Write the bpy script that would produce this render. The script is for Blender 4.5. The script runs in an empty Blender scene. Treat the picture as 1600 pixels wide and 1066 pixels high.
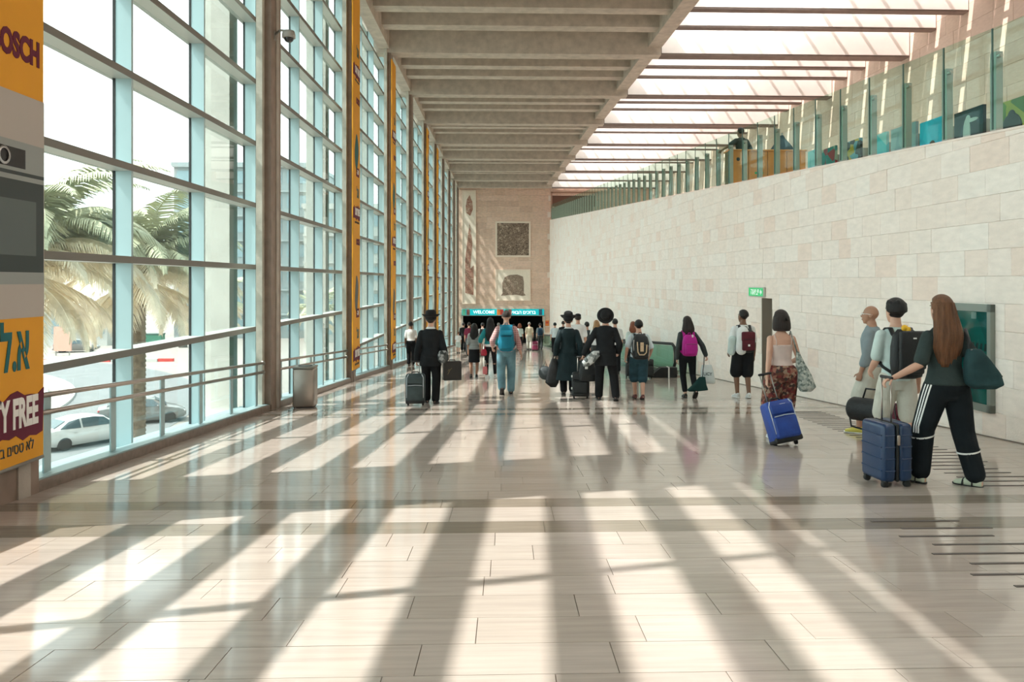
import bpy, bmesh, math, random
from mathutils import Vector, Matrix
V = Vector
PI = math.pi
RND = random.Random(11)
SC = bpy.context.scene
COL = SC.collection
SL = 0.06                      # the ramp falls 6 cm per metre
CAMH = 1.45
YAW = 0.03
FPX, CPX, CPY = 1200.0, 790 + 1200 * math.tan(0.03), 440.0

# ------------------------------------------------------------------ camera, sky, sun, exposure
cd = bpy.data.cameras.new('camera')
cam = bpy.data.objects.new('camera', cd)
COL.objects.link(cam)
cam.location = (0, 0, CAMH)
cam.rotation_euler = (PI / 2, 0, -YAW)
cd.sensor_width = 36.0
cd.lens = 36.0 * FPX / 1600
cd.shift_x = (800 - CPX) / 1600
cd.shift_y = -(533 - CPY) / 1600
cd.clip_start = 0.05
cd.clip_end = 2000
SC.camera = cam

w = bpy.data.worlds.new('sky')
SC.world = w
w.use_nodes = True
bg = w.node_tree.nodes['Background']
bg.inputs[0].default_value = (0.97, 0.93, 0.93, 1)
bg.inputs[1].default_value = 3.5

SUN_DIR = V((0.672, 0.178, -1.0)).normalized()
sd = bpy.data.lights.new('sun', 'SUN')
sd.energy = 8.7
sd.angle = 0.0093
sd.color = (1.0, 0.77, 0.74)
sun = bpy.data.objects.new('sun', sd)
COL.objects.link(sun)
sun.location = (-40, -10, 60)
sun.rotation_euler = SUN_DIR.to_track_quat('-Z', 'Y').to_euler()

SC.view_settings.view_transform = 'Standard'
SC.view_settings.look = 'None'
SC.view_settings.gamma = 1.0
SC.view_settings.use_curve_mapping = False
SC.view_settings.exposure = 0.82
try:
    SC.cycles.transparent_max_bounces = 48
    SC.cycles.max_bounces = 10
    SC.cycles.diffuse_bounces = 6
    SC.cycles.sample_clamp_indirect = 6
    SC.cycles.caustics_reflective = False
    SC.cycles.caustics_refractive = False
except Exception:
    pass

# ------------------------------------------------------------------ measuring helpers
def _ray(x, y):
    f = V((math.sin(YAW), math.cos(YAW), 0))
    r = V((math.cos(YAW), -math.sin(YAW), 0))
    return f + r * ((x - CPX) / FPX) + V((0, 0, 1)) * ((CPY - y) / FPX)

def fl(x, y):                  # point of the sloping floor
    d = _ray(x, y)
    return V((0, 0, CAMH)) + d * (-CAMH / (d.z + SL * d.y))

def at_y(x, y, Y):             # point at distance Y
    d = _ray(x, y)
    return V((0, 0, CAMH)) + d * (Y / d.y)

def at_z(x, y, Z):             # point at height Z
    d = _ray(x, y)
    return V((0, 0, CAMH)) + d * ((Z - CAMH) / d.z)

def zf(y):
    return -SL * y

# ------------------------------------------------------------------ materials
MATS = {}
def _n(nt, t, x=0, y=0):
    k = nt.nodes.new(t)
    k.location = (x, y)
    return k

def mat(name, col, rough=0.6, metal=0.0, var=0.0, scale=8.0, bump=0.0, bscale=60.0, spec=0.5, stretch=None, emit=None, sheen=0.0, coat=0.0, detail=6.0):
    if name in MATS:
        return MATS[name]
    m = bpy.data.materials.new(name)
    m.use_nodes = True
    nt = m.node_tree
    b = nt.nodes['Principled BSDF']
    b.inputs['Base Color'].default_value = (*col, 1)
    b.inputs['Roughness'].default_value = rough
    b.inputs['Metallic'].default_value = metal
    b.inputs['Specular IOR Level'].default_value = spec
    if sheen: b.inputs['Sheen Weight'].default_value = sheen
    if coat: b.inputs['Coat Weight'].default_value = coat
    if emit:
        b.inputs['Emission Color'].default_value = (*emit[0], 1)
        b.inputs['Emission Strength'].default_value = emit[1]
    if var or bump:
        tc = _n(nt, 'ShaderNodeTexCoord')
        mp = _n(nt, 'ShaderNodeMapping')
        nt.links.new(tc.outputs['Object'], mp.inputs[0])
        if stretch: mp.inputs['Scale'].default_value = stretch
    if var:
        no = _n(nt, 'ShaderNodeTexNoise')
        no.inputs['Scale'].default_value = scale
        no.inputs['Detail'].default_value = detail
        nt.links.new(mp.outputs[0], no.inputs['Vector'])
        rp = _n(nt, 'ShaderNodeValToRGB')
        rp.color_ramp.elements[0].position = 0.3
        rp.color_ramp.elements[1].position = 0.7
        rp.color_ramp.elements[0].color = (*[max(0, c * (1 - var)) for c in col], 1)
        rp.color_ramp.elements[1].color = (*[min(1, c * (1 + var)) for c in col], 1)
        nt.links.new(no.outputs[0], rp.inputs[0])
        nt.links.new(rp.outputs[0], b.inputs['Base Color'])
    if bump:
        n2 = _n(nt, 'ShaderNodeTexNoise')
        n2.inputs['Scale'].default_value = bscale
        n2.inputs['Detail'].default_value = 4
        nt.links.new(mp.outputs[0], n2.inputs['Vector'])
        bp = _n(nt, 'ShaderNodeBump')
        bp.inputs['Strength'].default_value = bump
        bp.inputs['Distance'].default_value = 0.02
        nt.links.new(n2.outputs[0], bp.inputs['Height'])
        nt.links.new(bp.outputs[0], b.inputs['Normal'])
    MATS[name] = m
    return m

def stone_mat(name, cols, rough, grain=(3, 40, 3), gvar=0.12, bump=0.0, bscale=30, spec=0.5, coat=0.0):
    """each stone or tile takes its own tone; veins run along the bed"""
    m = bpy.data.materials.new(name)
    m.use_nodes = True
    nt = m.node_tree
    b = nt.nodes['Principled BSDF']
    b.inputs['Roughness'].default_value = rough
    b.inputs['Specular IOR Level'].default_value = spec
    if coat:
        b.inputs['Coat Weight'].default_value = coat
        b.inputs['Coat Roughness'].default_value = 0.06
    oi = _n(nt, 'ShaderNodeObjectInfo')
    ge = _n(nt, 'ShaderNodeNewGeometry')
    ad = _n(nt, 'ShaderNodeMath'); ad.operation = 'ADD'
    nt.links.new(oi.outputs['Random'], ad.inputs[0]); nt.links.new(ge.outputs['Random Per Island'], ad.inputs[1])
    fr = _n(nt, 'ShaderNodeMath'); fr.operation = 'FRACT'
    nt.links.new(ad.outputs[0], fr.inputs[0])
    rp = _n(nt, 'ShaderNodeValToRGB')
    rp.color_ramp.interpolation = 'LINEAR'
    e = rp.color_ramp.elements
    while len(e) < len(cols): e.new(0.5)
    for i, c in enumerate(cols):
        e[i].position = i / max(1, len(cols) - 1)
        e[i].color = (*c, 1)
    nt.links.new(fr.outputs[0], rp.inputs[0])
    mp = _n(nt, 'ShaderNodeMapping')
    mp.inputs['Scale'].default_value = grain
    nt.links.new(ge.outputs['Position'], mp.inputs[0])
    no = _n(nt, 'ShaderNodeTexNoise'); no.inputs['Scale'].default_value = 1.0; no.inputs['Detail'].default_value = 7
    nt.links.new(mp.outputs[0], no.inputs['Vector'])
    mr = _n(nt, 'ShaderNodeMapRange')
    mr.inputs[1].default_value = 0.3; mr.inputs[2].default_value = 0.7
    mr.inputs[3].default_value = 1 - gvar; mr.inputs[4].default_value = 1 + gvar
    nt.links.new(no.outputs[0], mr.inputs[0])
    mx = _n(nt, 'ShaderNodeVectorMath'); mx.operation = 'SCALE'
    nt.links.new(rp.outputs[0], mx.inputs[0]); nt.links.new(mr.outputs[0], mx.inputs['Scale'])
    nt.links.new(mx.outputs[0], b.inputs['Base Color'])
    if bump:
        n2 = _n(nt, 'ShaderNodeTexNoise'); n2.inputs['Scale'].default_value = bscale; n2.inputs['Detail'].default_value = 6
        nt.links.new(ge.outputs['Position'], n2.inputs['Vector'])
        bp = _n(nt, 'ShaderNodeBump'); bp.inputs['Strength'].default_value = bump; bp.inputs['Distance'].default_value = 0.02
        nt.links.new(n2.outputs[0], bp.inputs['Height']); nt.links.new(bp.outputs[0], b.inputs['Normal'])
    MATS[name] = m
    return m

def glass_mat(name, tint, gloss=0.5, base=0.03, rough=0.01):
    m = bpy.data.materials.new(name)
    m.use_nodes = True
    nt = m.node_tree
    nt.nodes.remove(nt.nodes['Principled BSDF'])
    out = nt.nodes['Material Output']
    tr = _n(nt, 'ShaderNodeBsdfTransparent'); tr.inputs[0].default_value = (*tint, 1)
    gl = _n(nt, 'ShaderNodeBsdfGlossy'); gl.inputs['Roughness'].default_value = rough
    gl.inputs['Color'].default_value = (0.9, 0.97, 0.96, 1)
    lw = _n(nt, 'ShaderNodeLayerWeight'); lw.inputs[0].default_value = 0.5
    pw = _n(nt, 'ShaderNodeMath'); pw.operation = 'POWER'; pw.inputs[1].default_value = 5.0
    nt.links.new(lw.outputs['Facing'], pw.inputs[0])
    ma = _n(nt, 'ShaderNodeMath'); ma.operation = 'MULTIPLY_ADD'; ma.inputs[1].default_value = gloss; ma.inputs[2].default_value = base
    nt.links.new(pw.outputs[0], ma.inputs[0])
    mx = _n(nt, 'ShaderNodeMixShader')
    nt.links.new(ma.outputs[0], mx.inputs[0]); nt.links.new(tr.outputs[0], mx.inputs[1]); nt.links.new(gl.outputs[0], mx.inputs[2])
    nt.links.new(mx.outputs[0], out.inputs[0])
    MATS[name] = m
    return m

# ------------------------------------------------------------------ mesh builder
class MB:
    def __init__(s):
        s.v = []; s.f = []
    def add(s, vs, fs):
        o = len(s.v)
        s.v += [V(p) for p in vs]
        s.f += [tuple(i + o for i in f) for f in fs]
        return s
    def box(s, c, d, rot=None):
        x, y, z = d[0] / 2, d[1] / 2, d[2] / 2
        vs = [V((a, b, e)) for a in (-x, x) for b in (-y, y) for e in (-z, z)]
        if rot is not None: vs = [rot @ p for p in vs]
        c = V(c)
        return s.add([p + c for p in vs], [(0, 1, 3, 2), (4, 6, 7, 5), (0, 4, 5, 1), (2, 3, 7, 6), (0, 2, 6, 4), (1, 5, 7, 3)])
    def span(s, a, b):
        a, b = V(a), V(b)
        return s.box((a + b) / 2, b - a)
    def rbox(s, c, d, r=0.02, seg=2, rot=None):
        bm = bmesh.new()
        bmesh.ops.create_cube(bm, size=1)
        for q in bm.verts: q.co = V((q.co.x * d[0], q.co.y * d[1], q.co.z * d[2]))
        bmesh.ops.bevel(bm, geom=bm.edges[:], offset=min(r, min(d) * 0.49), segments=seg, profile=0.5, affect='EDGES')
        bm.verts.index_update()
        vs = [q.co.copy() for q in bm.verts]
        if rot is not None: vs = [rot @ p for p in vs]
        s.add([p + V(c) for p in vs], [tuple(q.index for q in f.verts) for f in bm.faces])
        bm.free()
        return s
    def prism(s, pts, a, b, axis='x'):
        """polygon in the two other axes, extruded from a to b"""
        n = len(pts)
        def P(t, p):
            return {'x': V((t, p[0], p[1])), 'y': V((p[0], t, p[1])), 'z': V((p[0], p[1], t))}[axis]
        vs = [P(a, p) for p in pts] + [P(b, p) for p in pts]
        fs = [tuple(range(n))[::-1], tuple(range(n, 2 * n))] + [(i, (i + 1) % n, n + (i + 1) % n, n + i) for i in range(n)]
        return s.add(vs, fs)
    def loft(s, rings, n=14, cap=True, mod=None):
        """rings: (centre, half axis u, half axis v)"""
        vs = []
        for c, u, v_ in rings:
            for i in range(n):
                t = 2 * PI * i / n
                k = 1.0 if mod is None else mod(t)
                vs.append(V(c) + V(u) * math.cos(t) * k + V(v_) * math.sin(t) * k)
        fs = []
        m = len(rings)
        for j in range(m - 1):
            for i in range(n):
                a, b = j * n + i, j * n + (i + 1) % n
                fs.append((a, b, b + n, a + n))
        if cap:
            fs.append(tuple(range(n))[::-1])
            fs.append(tuple(range((m - 1) * n, m * n)))
        return s.add(vs, fs)
    def tube(s, pts, r, n=8):
        pts = [V(p) for p in pts]
        rs = r if isinstance(r, (list, tuple)) else [r] * len(pts)
        rings = []
        up = None
        for i, p in enumerate(pts):
            d = (pts[min(i + 1, len(pts) - 1)] - pts[max(i - 1, 0)])
            d = d.normalized() if d.length > 1e-9 else V((0, 0, 1))
            if up is None:
                up = V((0, 0, 1)) if abs(d.z) < 0.9 else V((1, 0, 0))
            u = up - d * up.dot(d)
            if u.length < 1e-4:
                u = V((0, 1, 0)) - d * d.y
            u.normalize()
            up = u
            rings.append((p, u * rs[i], d.cross(u) * rs[i]))
        return s.loft(rings, n)
    def capsule(s, a, b, r0, r1, prof=None, n=12):
        """limb with rounded ends; prof adds (t, factor) bulges"""
        a, b = V(a), V(b)
        L = (b - a).length
        d = (b - a).normalized()
        u = d.orthogonal().normalized()
        w_ = d.cross(u)
        rings = []
        for k in (-0.96, -0.7, -0.35):
            q = r0 * math.sqrt(1 - k * k)
            rings.append((a + d * (k * r0), u * q, w_ * q))
        pr = prof or []
        for t, fct in [(0, 1)] + pr + [(1, 1)]:
            q = (r0 + (r1 - r0) * t) * fct
            rings.append((a + d * (L * t), u * q, w_ * q))
        for k in (0.35, 0.7, 0.96):
            q = r1 * math.sqrt(1 - k * k)
            rings.append((b + d * (k * r1), u * q, w_ * q))
        return s.loft(rings, n)
    def ell(s, c, r, rot=None, nu=14, nv=9, fn=None):
        vs, fs = [], []
        for j in range(nv + 1):
            ph = PI * j / nv
            for i in range(nu):
                t = 2 * PI * i / nu
                p = V((math.sin(ph) * math.cos(t), math.sin(ph) * math.sin(t), math.cos(ph)))
                k = fn(p) if fn else 1.0
                p = V((p.x * r[0] * k, p.y * r[1] * k, p.z * r[2] * k))
                if rot is not None: p = rot @ p
                vs.append(V(c) + p)
        for j in range(nv):
            for i in range(nu):
                a, b = j * nu + i, j * nu + (i + 1) % nu
                fs.append((a, a + nu, b + nu, b))
        return s.add(vs, fs)
    def lathe(s, c, prof, n=20, axis='z', cap=True):
        c = V(c)
        ax = {'z': (V((1, 0, 0)), V((0, 1, 0)), V((0, 0, 1))), 'x': (V((0, 1, 0)), V((0, 0, 1)), V((1, 0, 0))), 'y': (V((0, 0, 1)), V((1, 0, 0)), V((0, 1, 0)))}[axis]
        return s.loft([(c + ax[2] * h, ax[0] * r, ax[1] * r) for r, h in prof], n, cap)
    def tf(s, M):
        s.v = [M @ p for p in s.v]
        return s
    def mesh(s, name, m, smooth=False):
        me = bpy.data.meshes.new(name)
        me.from_pydata([p[:] for p in s.v], [], s.f)
        me.materials.append(m)
        if smooth:
            me.polygons.foreach_set('use_smooth', [True] * len(me.polygons))
        me.update()
        return me
    def build(s, name, m, parent=None, smooth=False, fixn=True):
        me = s.mesh(name, m, smooth)
        if fixn:
            bm = bmesh.new(); bm.from_mesh(me)
            bmesh.ops.recalc_face_normals(bm, faces=bm.faces[:])
            bm.to_mesh(me); bm.free()
        return link(name, me, parent)

def link(name, me, parent=None):
    o = bpy.data.objects.new(name, me)
    COL.objects.link(o)
    if parent is not None: o.parent = parent
    return o

def empty(name, loc=(0, 0, 0), rot=(0, 0, 0)):
    o = bpy.data.objects.new(name, None)
    o.empty_display_size = 0.2
    COL.objects.link(o)
    o.location = loc
    o.rotation_euler = rot
    return o

def tag(o, label, cat, group=None, kind=None):
    o['label'] = label
    o['category'] = cat
    if group: o['group'] = group
    if kind: o['kind'] = kind
    return o

def thing(name, label, cat, loc=(0, 0, 0), rot=(0, 0, 0), group=None):
    return tag(empty(name, loc, rot), label, cat, group)

def struct(o, label=None):
    o['kind'] = 'structure'
    if label: o['label'] = label
    return o

def remeshed(mb, name, m, parent, vox=0.012, it=3, fac=0.5):
    """one continuous skin over overlapping pieces"""
    me = mb.mesh(name + '_raw', m)
    t = bpy.data.objects.new('raw', me)
    COL.objects.link(t)
    r = t.modifiers.new('r', 'REMESH'); r.mode = 'VOXEL'; r.voxel_size = vox
    if it:
        k = t.modifiers.new('s', 'SMOOTH'); k.iterations = it; k.factor = fac
    dg = bpy.context.evaluated_depsgraph_get()
    me2 = bpy.data.meshes.new_from_object(t.evaluated_get(dg))
    bpy.data.objects.remove(t)
    bpy.data.meshes.remove(me)
    me2.name = name
    if not me2.materials: me2.materials.append(m)
    me2.polygons.foreach_set('use_smooth', [True] * len(me2.polygons))
    return link(name, me2, parent)

def text(body, size, m, parent, M, name='lettering', rtl=False, offset=0.0, depth=0.002, align='CENTER', xs=1.0):
    c = bpy.data.curves.new('t', 'FONT')
    c.body = body[::-1] if rtl else body
    c.size = size; c.align_x = align; c.align_y = 'CENTER'
    c.offset = offset; c.extrude = depth; c.resolution_u = 3
    t = bpy.data.objects.new('t', c)
    COL.objects.link(t)
    dg = bpy.context.evaluated_depsgraph_get()
    me = bpy.data.meshes.new_from_object(t.evaluated_get(dg))
    bpy.data.objects.remove(t); bpy.data.curves.remove(c)
    me.transform(M @ Matrix.Diagonal((xs, 1, 1, 1)))
    me.materials.clear(); me.materials.append(m)
    me.name = name
    return link(name, me, parent)

def clip_poly(poly, fn):
    """keep the side where fn(p) >= 0 (fn linear)"""
    out = []
    n = len(poly)
    for i in range(n):
        a, b = poly[i], poly[(i + 1) % n]
        fa, fb = fn(a), fn(b)
        if fa >= 0: out.append(a)
        if (fa > 0 > fb) or (fa < 0 < fb):
            t = fa / (fa - fb)
            out.append((a[0] + (b[0] - a[0]) * t, a[1] + (b[1] - a[1]) * t))
    return out
# ------------------------------------------------------------------ the hall
COLS = [-14.6, -7.5, -0.55, 6.55, 13.85, 20.9, 27.9, 34.05, 40.2, 46.1, 51.7, 57.3, 62.5, 67.3, 70.4]
ENDY = 70.0
GX = -4.52            # glass plane
M_FRAME = mat('painted steel', (0.38, 0.52, 0.54), 0.35, 0.25)
M_TRANS = mat('grey transom paint', (0.50, 0.53, 0.50), 0.4, 0.15)
M_FRONTSHADE = mat('painted transom shade', (0.19, 0.18, 0.16), 0.5)  # shade of the transom's hall face, put into a colour
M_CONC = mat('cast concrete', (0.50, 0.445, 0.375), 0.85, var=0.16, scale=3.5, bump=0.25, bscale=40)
M_CONC2 = mat('pale outside concrete', (0.62, 0.60, 0.54), 0.9, var=0.08, scale=2.0)
M_SHADEC = mat('shade-darkened concrete', (0.17, 0.135, 0.115), 0.8, var=0.1, scale=4)  # concrete darkened to stand for the unlit undersides over the gallery
M_COLUMN = mat('column concrete', (0.42, 0.38, 0.33), 0.8, var=0.14, scale=4, bump=0.2, bscale=50)
M_COLP = mat('pale column concrete', (0.50, 0.49, 0.42), 0.85, var=0.16, scale=5, bump=0.2, bscale=50)
M_BRONZE = mat('brown column casing', (0.26, 0.19, 0.15), 0.55, var=0.15, scale=5)
M_CURB = mat('brown stone curb', (0.20, 0.15, 0.12), 0.35, var=0.2, scale=14)
M_STEEL = mat('brushed steel', (0.42, 0.37, 0.33), 0.32, 0.9, var=0.06, scale=3)
M_STEEL2 = mat('satin grey steel', (0.30, 0.29, 0.26), 0.4, 0.7)
M_BLACK = mat('black', (0.012, 0.013, 0.014), 0.5)
M_RUBBER = mat('black rubber', (0.02, 0.02, 0.02), 0.7)
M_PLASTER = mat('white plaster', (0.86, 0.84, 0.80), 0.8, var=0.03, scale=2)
M_WHITE = mat('white print', (0.85, 0.85, 0.82), 0.6)
M_TILE = stone_mat('polished limestone', [(0.48, 0.405, 0.355), (0.52, 0.44, 0.385), (0.545, 0.465, 0.41), (0.495, 0.42, 0.365)], 0.10, (2.0, 26, 2.0), 0.09, spec=0.38)
M_BAND = stone_mat('polished brown stone', [(0.26, 0.215, 0.17), (0.30, 0.25, 0.20)], 0.10, (2.0, 26, 2.0), 0.12, spec=0.38)
M_GROUT = mat('grout', (0.22, 0.18, 0.14), 0.7)
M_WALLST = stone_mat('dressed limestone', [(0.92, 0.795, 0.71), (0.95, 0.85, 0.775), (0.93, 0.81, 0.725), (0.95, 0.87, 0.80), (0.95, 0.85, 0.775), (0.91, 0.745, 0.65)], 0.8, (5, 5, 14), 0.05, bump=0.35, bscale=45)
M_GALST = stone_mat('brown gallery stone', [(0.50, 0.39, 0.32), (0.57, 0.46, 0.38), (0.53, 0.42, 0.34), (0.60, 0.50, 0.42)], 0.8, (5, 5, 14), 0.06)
M_WALLBACK = mat('wall mortar', (0.84, 0.76, 0.68), 0.9)
M_PINKST = stone_mat('rose stone', [(0.68, 0.49, 0.38), (0.76, 0.56, 0.45), (0.72, 0.53, 0.41), (0.64, 0.46, 0.36)], 0.85, (4, 4, 10), 0.12)
M_GLASS = glass_mat('window glass', (0.64, 0.73, 0.72), 0.7, 0.02)
M_GLASSG = glass_mat('green balustrade glass', (0.82, 0.95, 0.905), 0.10, 0.012)
M_SKYL = glass_mat('skylight glass', (0.74, 0.76, 0.75), 0.4, 0.02)

# floor: a slab on the slope that carries its tiles
FA = math.atan(SL)
mb = MB(); mb.span((-4.3, -14, -0.3), (7.6, 70.4, -0.006))
floor = struct(mb.build('floor', M_GROUT))
floor.rotation_euler = (-FA, 0, 0)
ky = math.sqrt(1 + SL * SL)
def wallx(y): return 6.75 - 0.039 * y

rows = []            # (y0, y1, dark)
for i in range(2, len(COLS) - 1):
    c0, c1 = COLS[i], COLS[i + 1]
    y0, y1 = c0 - 0.05, c1 - 1.12
    n = max(1, round((y1 - y0) / 0.317))
    for k in range(n):
        rows.append((y0 + (y1 - y0) * k / n, y0 + (y1 - y0) * (k + 1) / n, False))
    rows += [(c1 - 1.12, c1 - 0.80, True), (c1 - 0.80, c1 - 0.35, False), (c1 - 0.35, c1 - 0.05, True)]
y0 = COLS[-1] - 0.05
while y0 < ENDY + 0.2:
    rows.append((y0, y0 + 0.317, False)); y0 += 0.317
tm = MB(); tm.box((0, 0, -0.006), (1, 1, 0.012))
tile_mesh = tm.mesh('tile', M_TILE); band_mesh = tm.mesh('tile_dark', M_BAND)
far_t, far_b = MB(), MB()
n_near = 0
for (ya, yb, dark) in rows:
    if yb < 2.6: continue
    yc = (ya + yb) / 2
    x = -4.1 - RND.random() * 0.8
    while x < wallx(yc) + 0.05:
        ln = RND.choice((0.72, 0.79, 0.79, 0.86))
        xa, xb = max(x, -4.14), min(x + ln, wallx(yc) + 0.05)
        x += ln
        if xb - xa < 0.06: continue
        dz = RND.uniform(-0.0006, 0.0006)
        c = ((xa + xb) / 2, yc * ky, dz); d = (xb - xa - 0.004, (yb - ya) * ky - 0.004)
        if n_near < 298 and yc < 12.5:
            t = link('tile', band_mesh if dark else tile_mesh, floor)
            t.location = c; t.scale = (d[0], d[1], 1)
            n_near += 1
        else:
            (far_b if dark else far_t).box((c[0], c[1], dz - 0.006), (d[0], d[1], 0.012))
o = far_t.build('tile_field', M_TILE, floor, fixn=False); o['kind'] = 'stuff'
o = far_b.build('dark_tile_field', M_BAND, floor, fixn=False); o['kind'] = 'stuff'
# dark anti-slip bars let into the floor along the stone wall
sm_ = MB(); sm_.box((0, 0, 0), (0.66, 0.028, 0.004)); strip_mesh = sm_.mesh('anti_slip_strip', mat('anti-slip brown', (.10, .08, .07), .6))
y = 4.2
while y < 13.2:
    x0 = 2.72 + 0.12 * (int(y * 5) % 2) if y < 6 else (4.35 if y < 8 else 4.5 + (y - 8) * 0.05)
    if y < 5.75 or y > 6.7:
        t = link('anti_slip_strip', strip_mesh, floor); t.location = (x0 + 0.33, y * ky, 0.002)
    y += 0.205

# ------------------------------------------------------------------ glazed wall on the left
GS = 1.075                                     # the glass stands a step behind the columns
def gz(z): return CAMH + (z - CAMH) * GS
LEV = [gz(0.63 + 1.07 * k) for k in range(-4, 8)] + [9.62]
HEAD = 10.3
GX = -4.86
FX0, FX1 = -4.655, -4.85                       # front and back of the mullions
def gb(y): return zf(y) - 0.03                 # foot of the glass
wl = MB()
wl.prism([(-14.6, zf(-14.6) - 0.4), (ENDY, zf(ENDY) - 0.4), (ENDY, gb(ENDY) - 0.04), (-14.6, gb(-14.6) - 0.04)], -5.1, -4.14)
wall_left = struct(wl.build('wall_left', M_CONC2))
cb = MB(); cb.prism([(-14.6, zf(-14.6) - 0.10), (ENDY, zf(ENDY) - 0.10), (ENDY, zf(ENDY) + 0.10), (-14.6, zf(-14.6) + 0.10)], -4.33, -4.13)
base_l = struct(cb.build('baseboard_left', M_CURB))
cb = MB(); cb.prism([(-14.6, zf(-14.6) + 0.09), (ENDY, zf(ENDY) + 0.09), (ENDY, zf(ENDY) + 0.115), (-14.6, zf(-14.6) + 0.115)], -4.335, -4.15)
cb.build('metal_top', M_FRAME, base_l)
nw = 0
for i in range(len(COLS) - 1):
    c0, c1 = (COLS[i] - 0.35) * GS + 0.03, (COLS[i + 1] - 0.35) * GS
    if COLS[i] < 0: c0, c1 = COLS[i] - 0.32, COLS[i + 1] - 0.35
    if COLS[i] < 0 < COLS[i + 1]: c1 = (COLS[i + 1] - 0.35) * GS
    first = (COLS[i] + 0.38) * GS if COLS[i] > 0 else c0 + 0.4
    if c0 > ENDY - 0.3: break
    if c1 > ENDY: c1 = ENDY - 0.02
    nw += 1
    win = struct(empty('window_%d' % nw, (GX, (c0 + c1) / 2, zf((c0 + c1) / 2))))
    O = win.location.copy()
    def B(m): m.v = [p - O for p in m.v]; return m
    s_ = MB(); s_.prism([(c0 - .03, zf(c0) - 0.4), (c1, zf(c1) - 0.4), (c1, gb(c1)), (c0 - .03, gb(c0))], -5.02, -4.33)
    B(s_).build('sill', M_FRAME, win)
    # mullions: deep flats standing across the glass
    L = c1 - first
    edges = [c0 + 0.02] + [first + L * t for t in (0.322, 0.648)] + [c1 - 0.04]
    if i == 2: edges = [c0 + 0.02, 0.8, 3.14, 5.45, c1 - 0.04]
    for e in edges:
        m_ = MB(); m_.span((FX1, e - 0.024, gb(e)), (FX0, e + 0.024, HEAD)); B(m_).build('mullion', M_FRAME, win)
        if i < 8:
            m_ = MB(); m_.span((FX1 - 0.035, e - 0.03, gb(e)), (FX1, e + 0.03, HEAD)); B(m_).build('gasket', M_RUBBER, win)
    # transoms
    levs = [z for z in LEV if z > zf(c0) + 0.54 and z < HEAD - 0.3]
    for z in levs:
        m_ = MB(); m_.span((-4.93, c0, z - 0.043), (FX0 + 0.005, c1, z + 0.043)); tr_ = B(m_).build('transom', M_TRANS, win)
        m_ = MB(); m_.span((FX0 + 0.005, c0, z - 0.043), (FX0 + 0.013, c1, z + 0.043)); B(m_).build('cap', M_FRONTSHADE, tr_)  # dark strip paints the shade on the transom front; no separate cap
    m_ = MB(); m_.span((-5.0, c0, HEAD - 0.04), (FX0, c1, HEAD + 0.1)); B(m_).build('transom', M_TRANS, win)
    # panes
    for a, b in zip(edges[:-1], edges[1:]):
        zs = [None] + levs + [HEAD - 0.04]
        for k in range(len(zs) - 1):
            zt = zs[k + 1] - 0.04
            if zs[k] is None: pts = [(a + .02, gb(a)), (b - .02, gb(b)), (b - .02, zt), (a + .02, zt)]
            else: pts = [(a + .02, zs[k] + 0.04), (b - .02, zs[k] + 0.04), (b - .02, zt), (a + .02, zt)]
            m_ = MB(); m_.prism(pts, GX - 0.006, GX + 0.006); B(m_).build('pane', M_GLASS, win)

# columns with a brown casing on the hall side, outside piers behind the glass
for i, c in enumerate(COLS):
    if c > ENDY: break
    r = struct(empty('column', (-4.15, c, zf(c))))
    O = r.location.copy()
    n_ = 1.15 if i == 3 else 0.35  # near column widened behind its banner to shape the floor shadow gap
    def K(a, b_, nm, m):
        q = MB(); q.span(a, b_); q.v = [p - O for p in q.v]; q.build(nm, m, r)
    K((-4.34, c - n_, zf(c) - 0.2), (-4.235, c + 0.32, 9.8), 'shaft', M_COLP)
    K((-4.236, c - n_ + .13, zf(c) - 0.2), (-4.12, c + 0.36, 9.78), 'casing', M_BRONZE)
    K((-4.125, c + 0.05, zf(c) - 0.2), (-4.105, c + 0.22, 9.78), 'cover_strip', M_COLUMN)
    if c > 0 and i < 13:
        cs = c * GS
        m_ = MB(); m_.span((-5.65, cs - 0.54, -6.45), (-5.10, cs - 0.12, 10.6))
        p = m_.build('pier', M_CONC2); struct(p)

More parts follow.
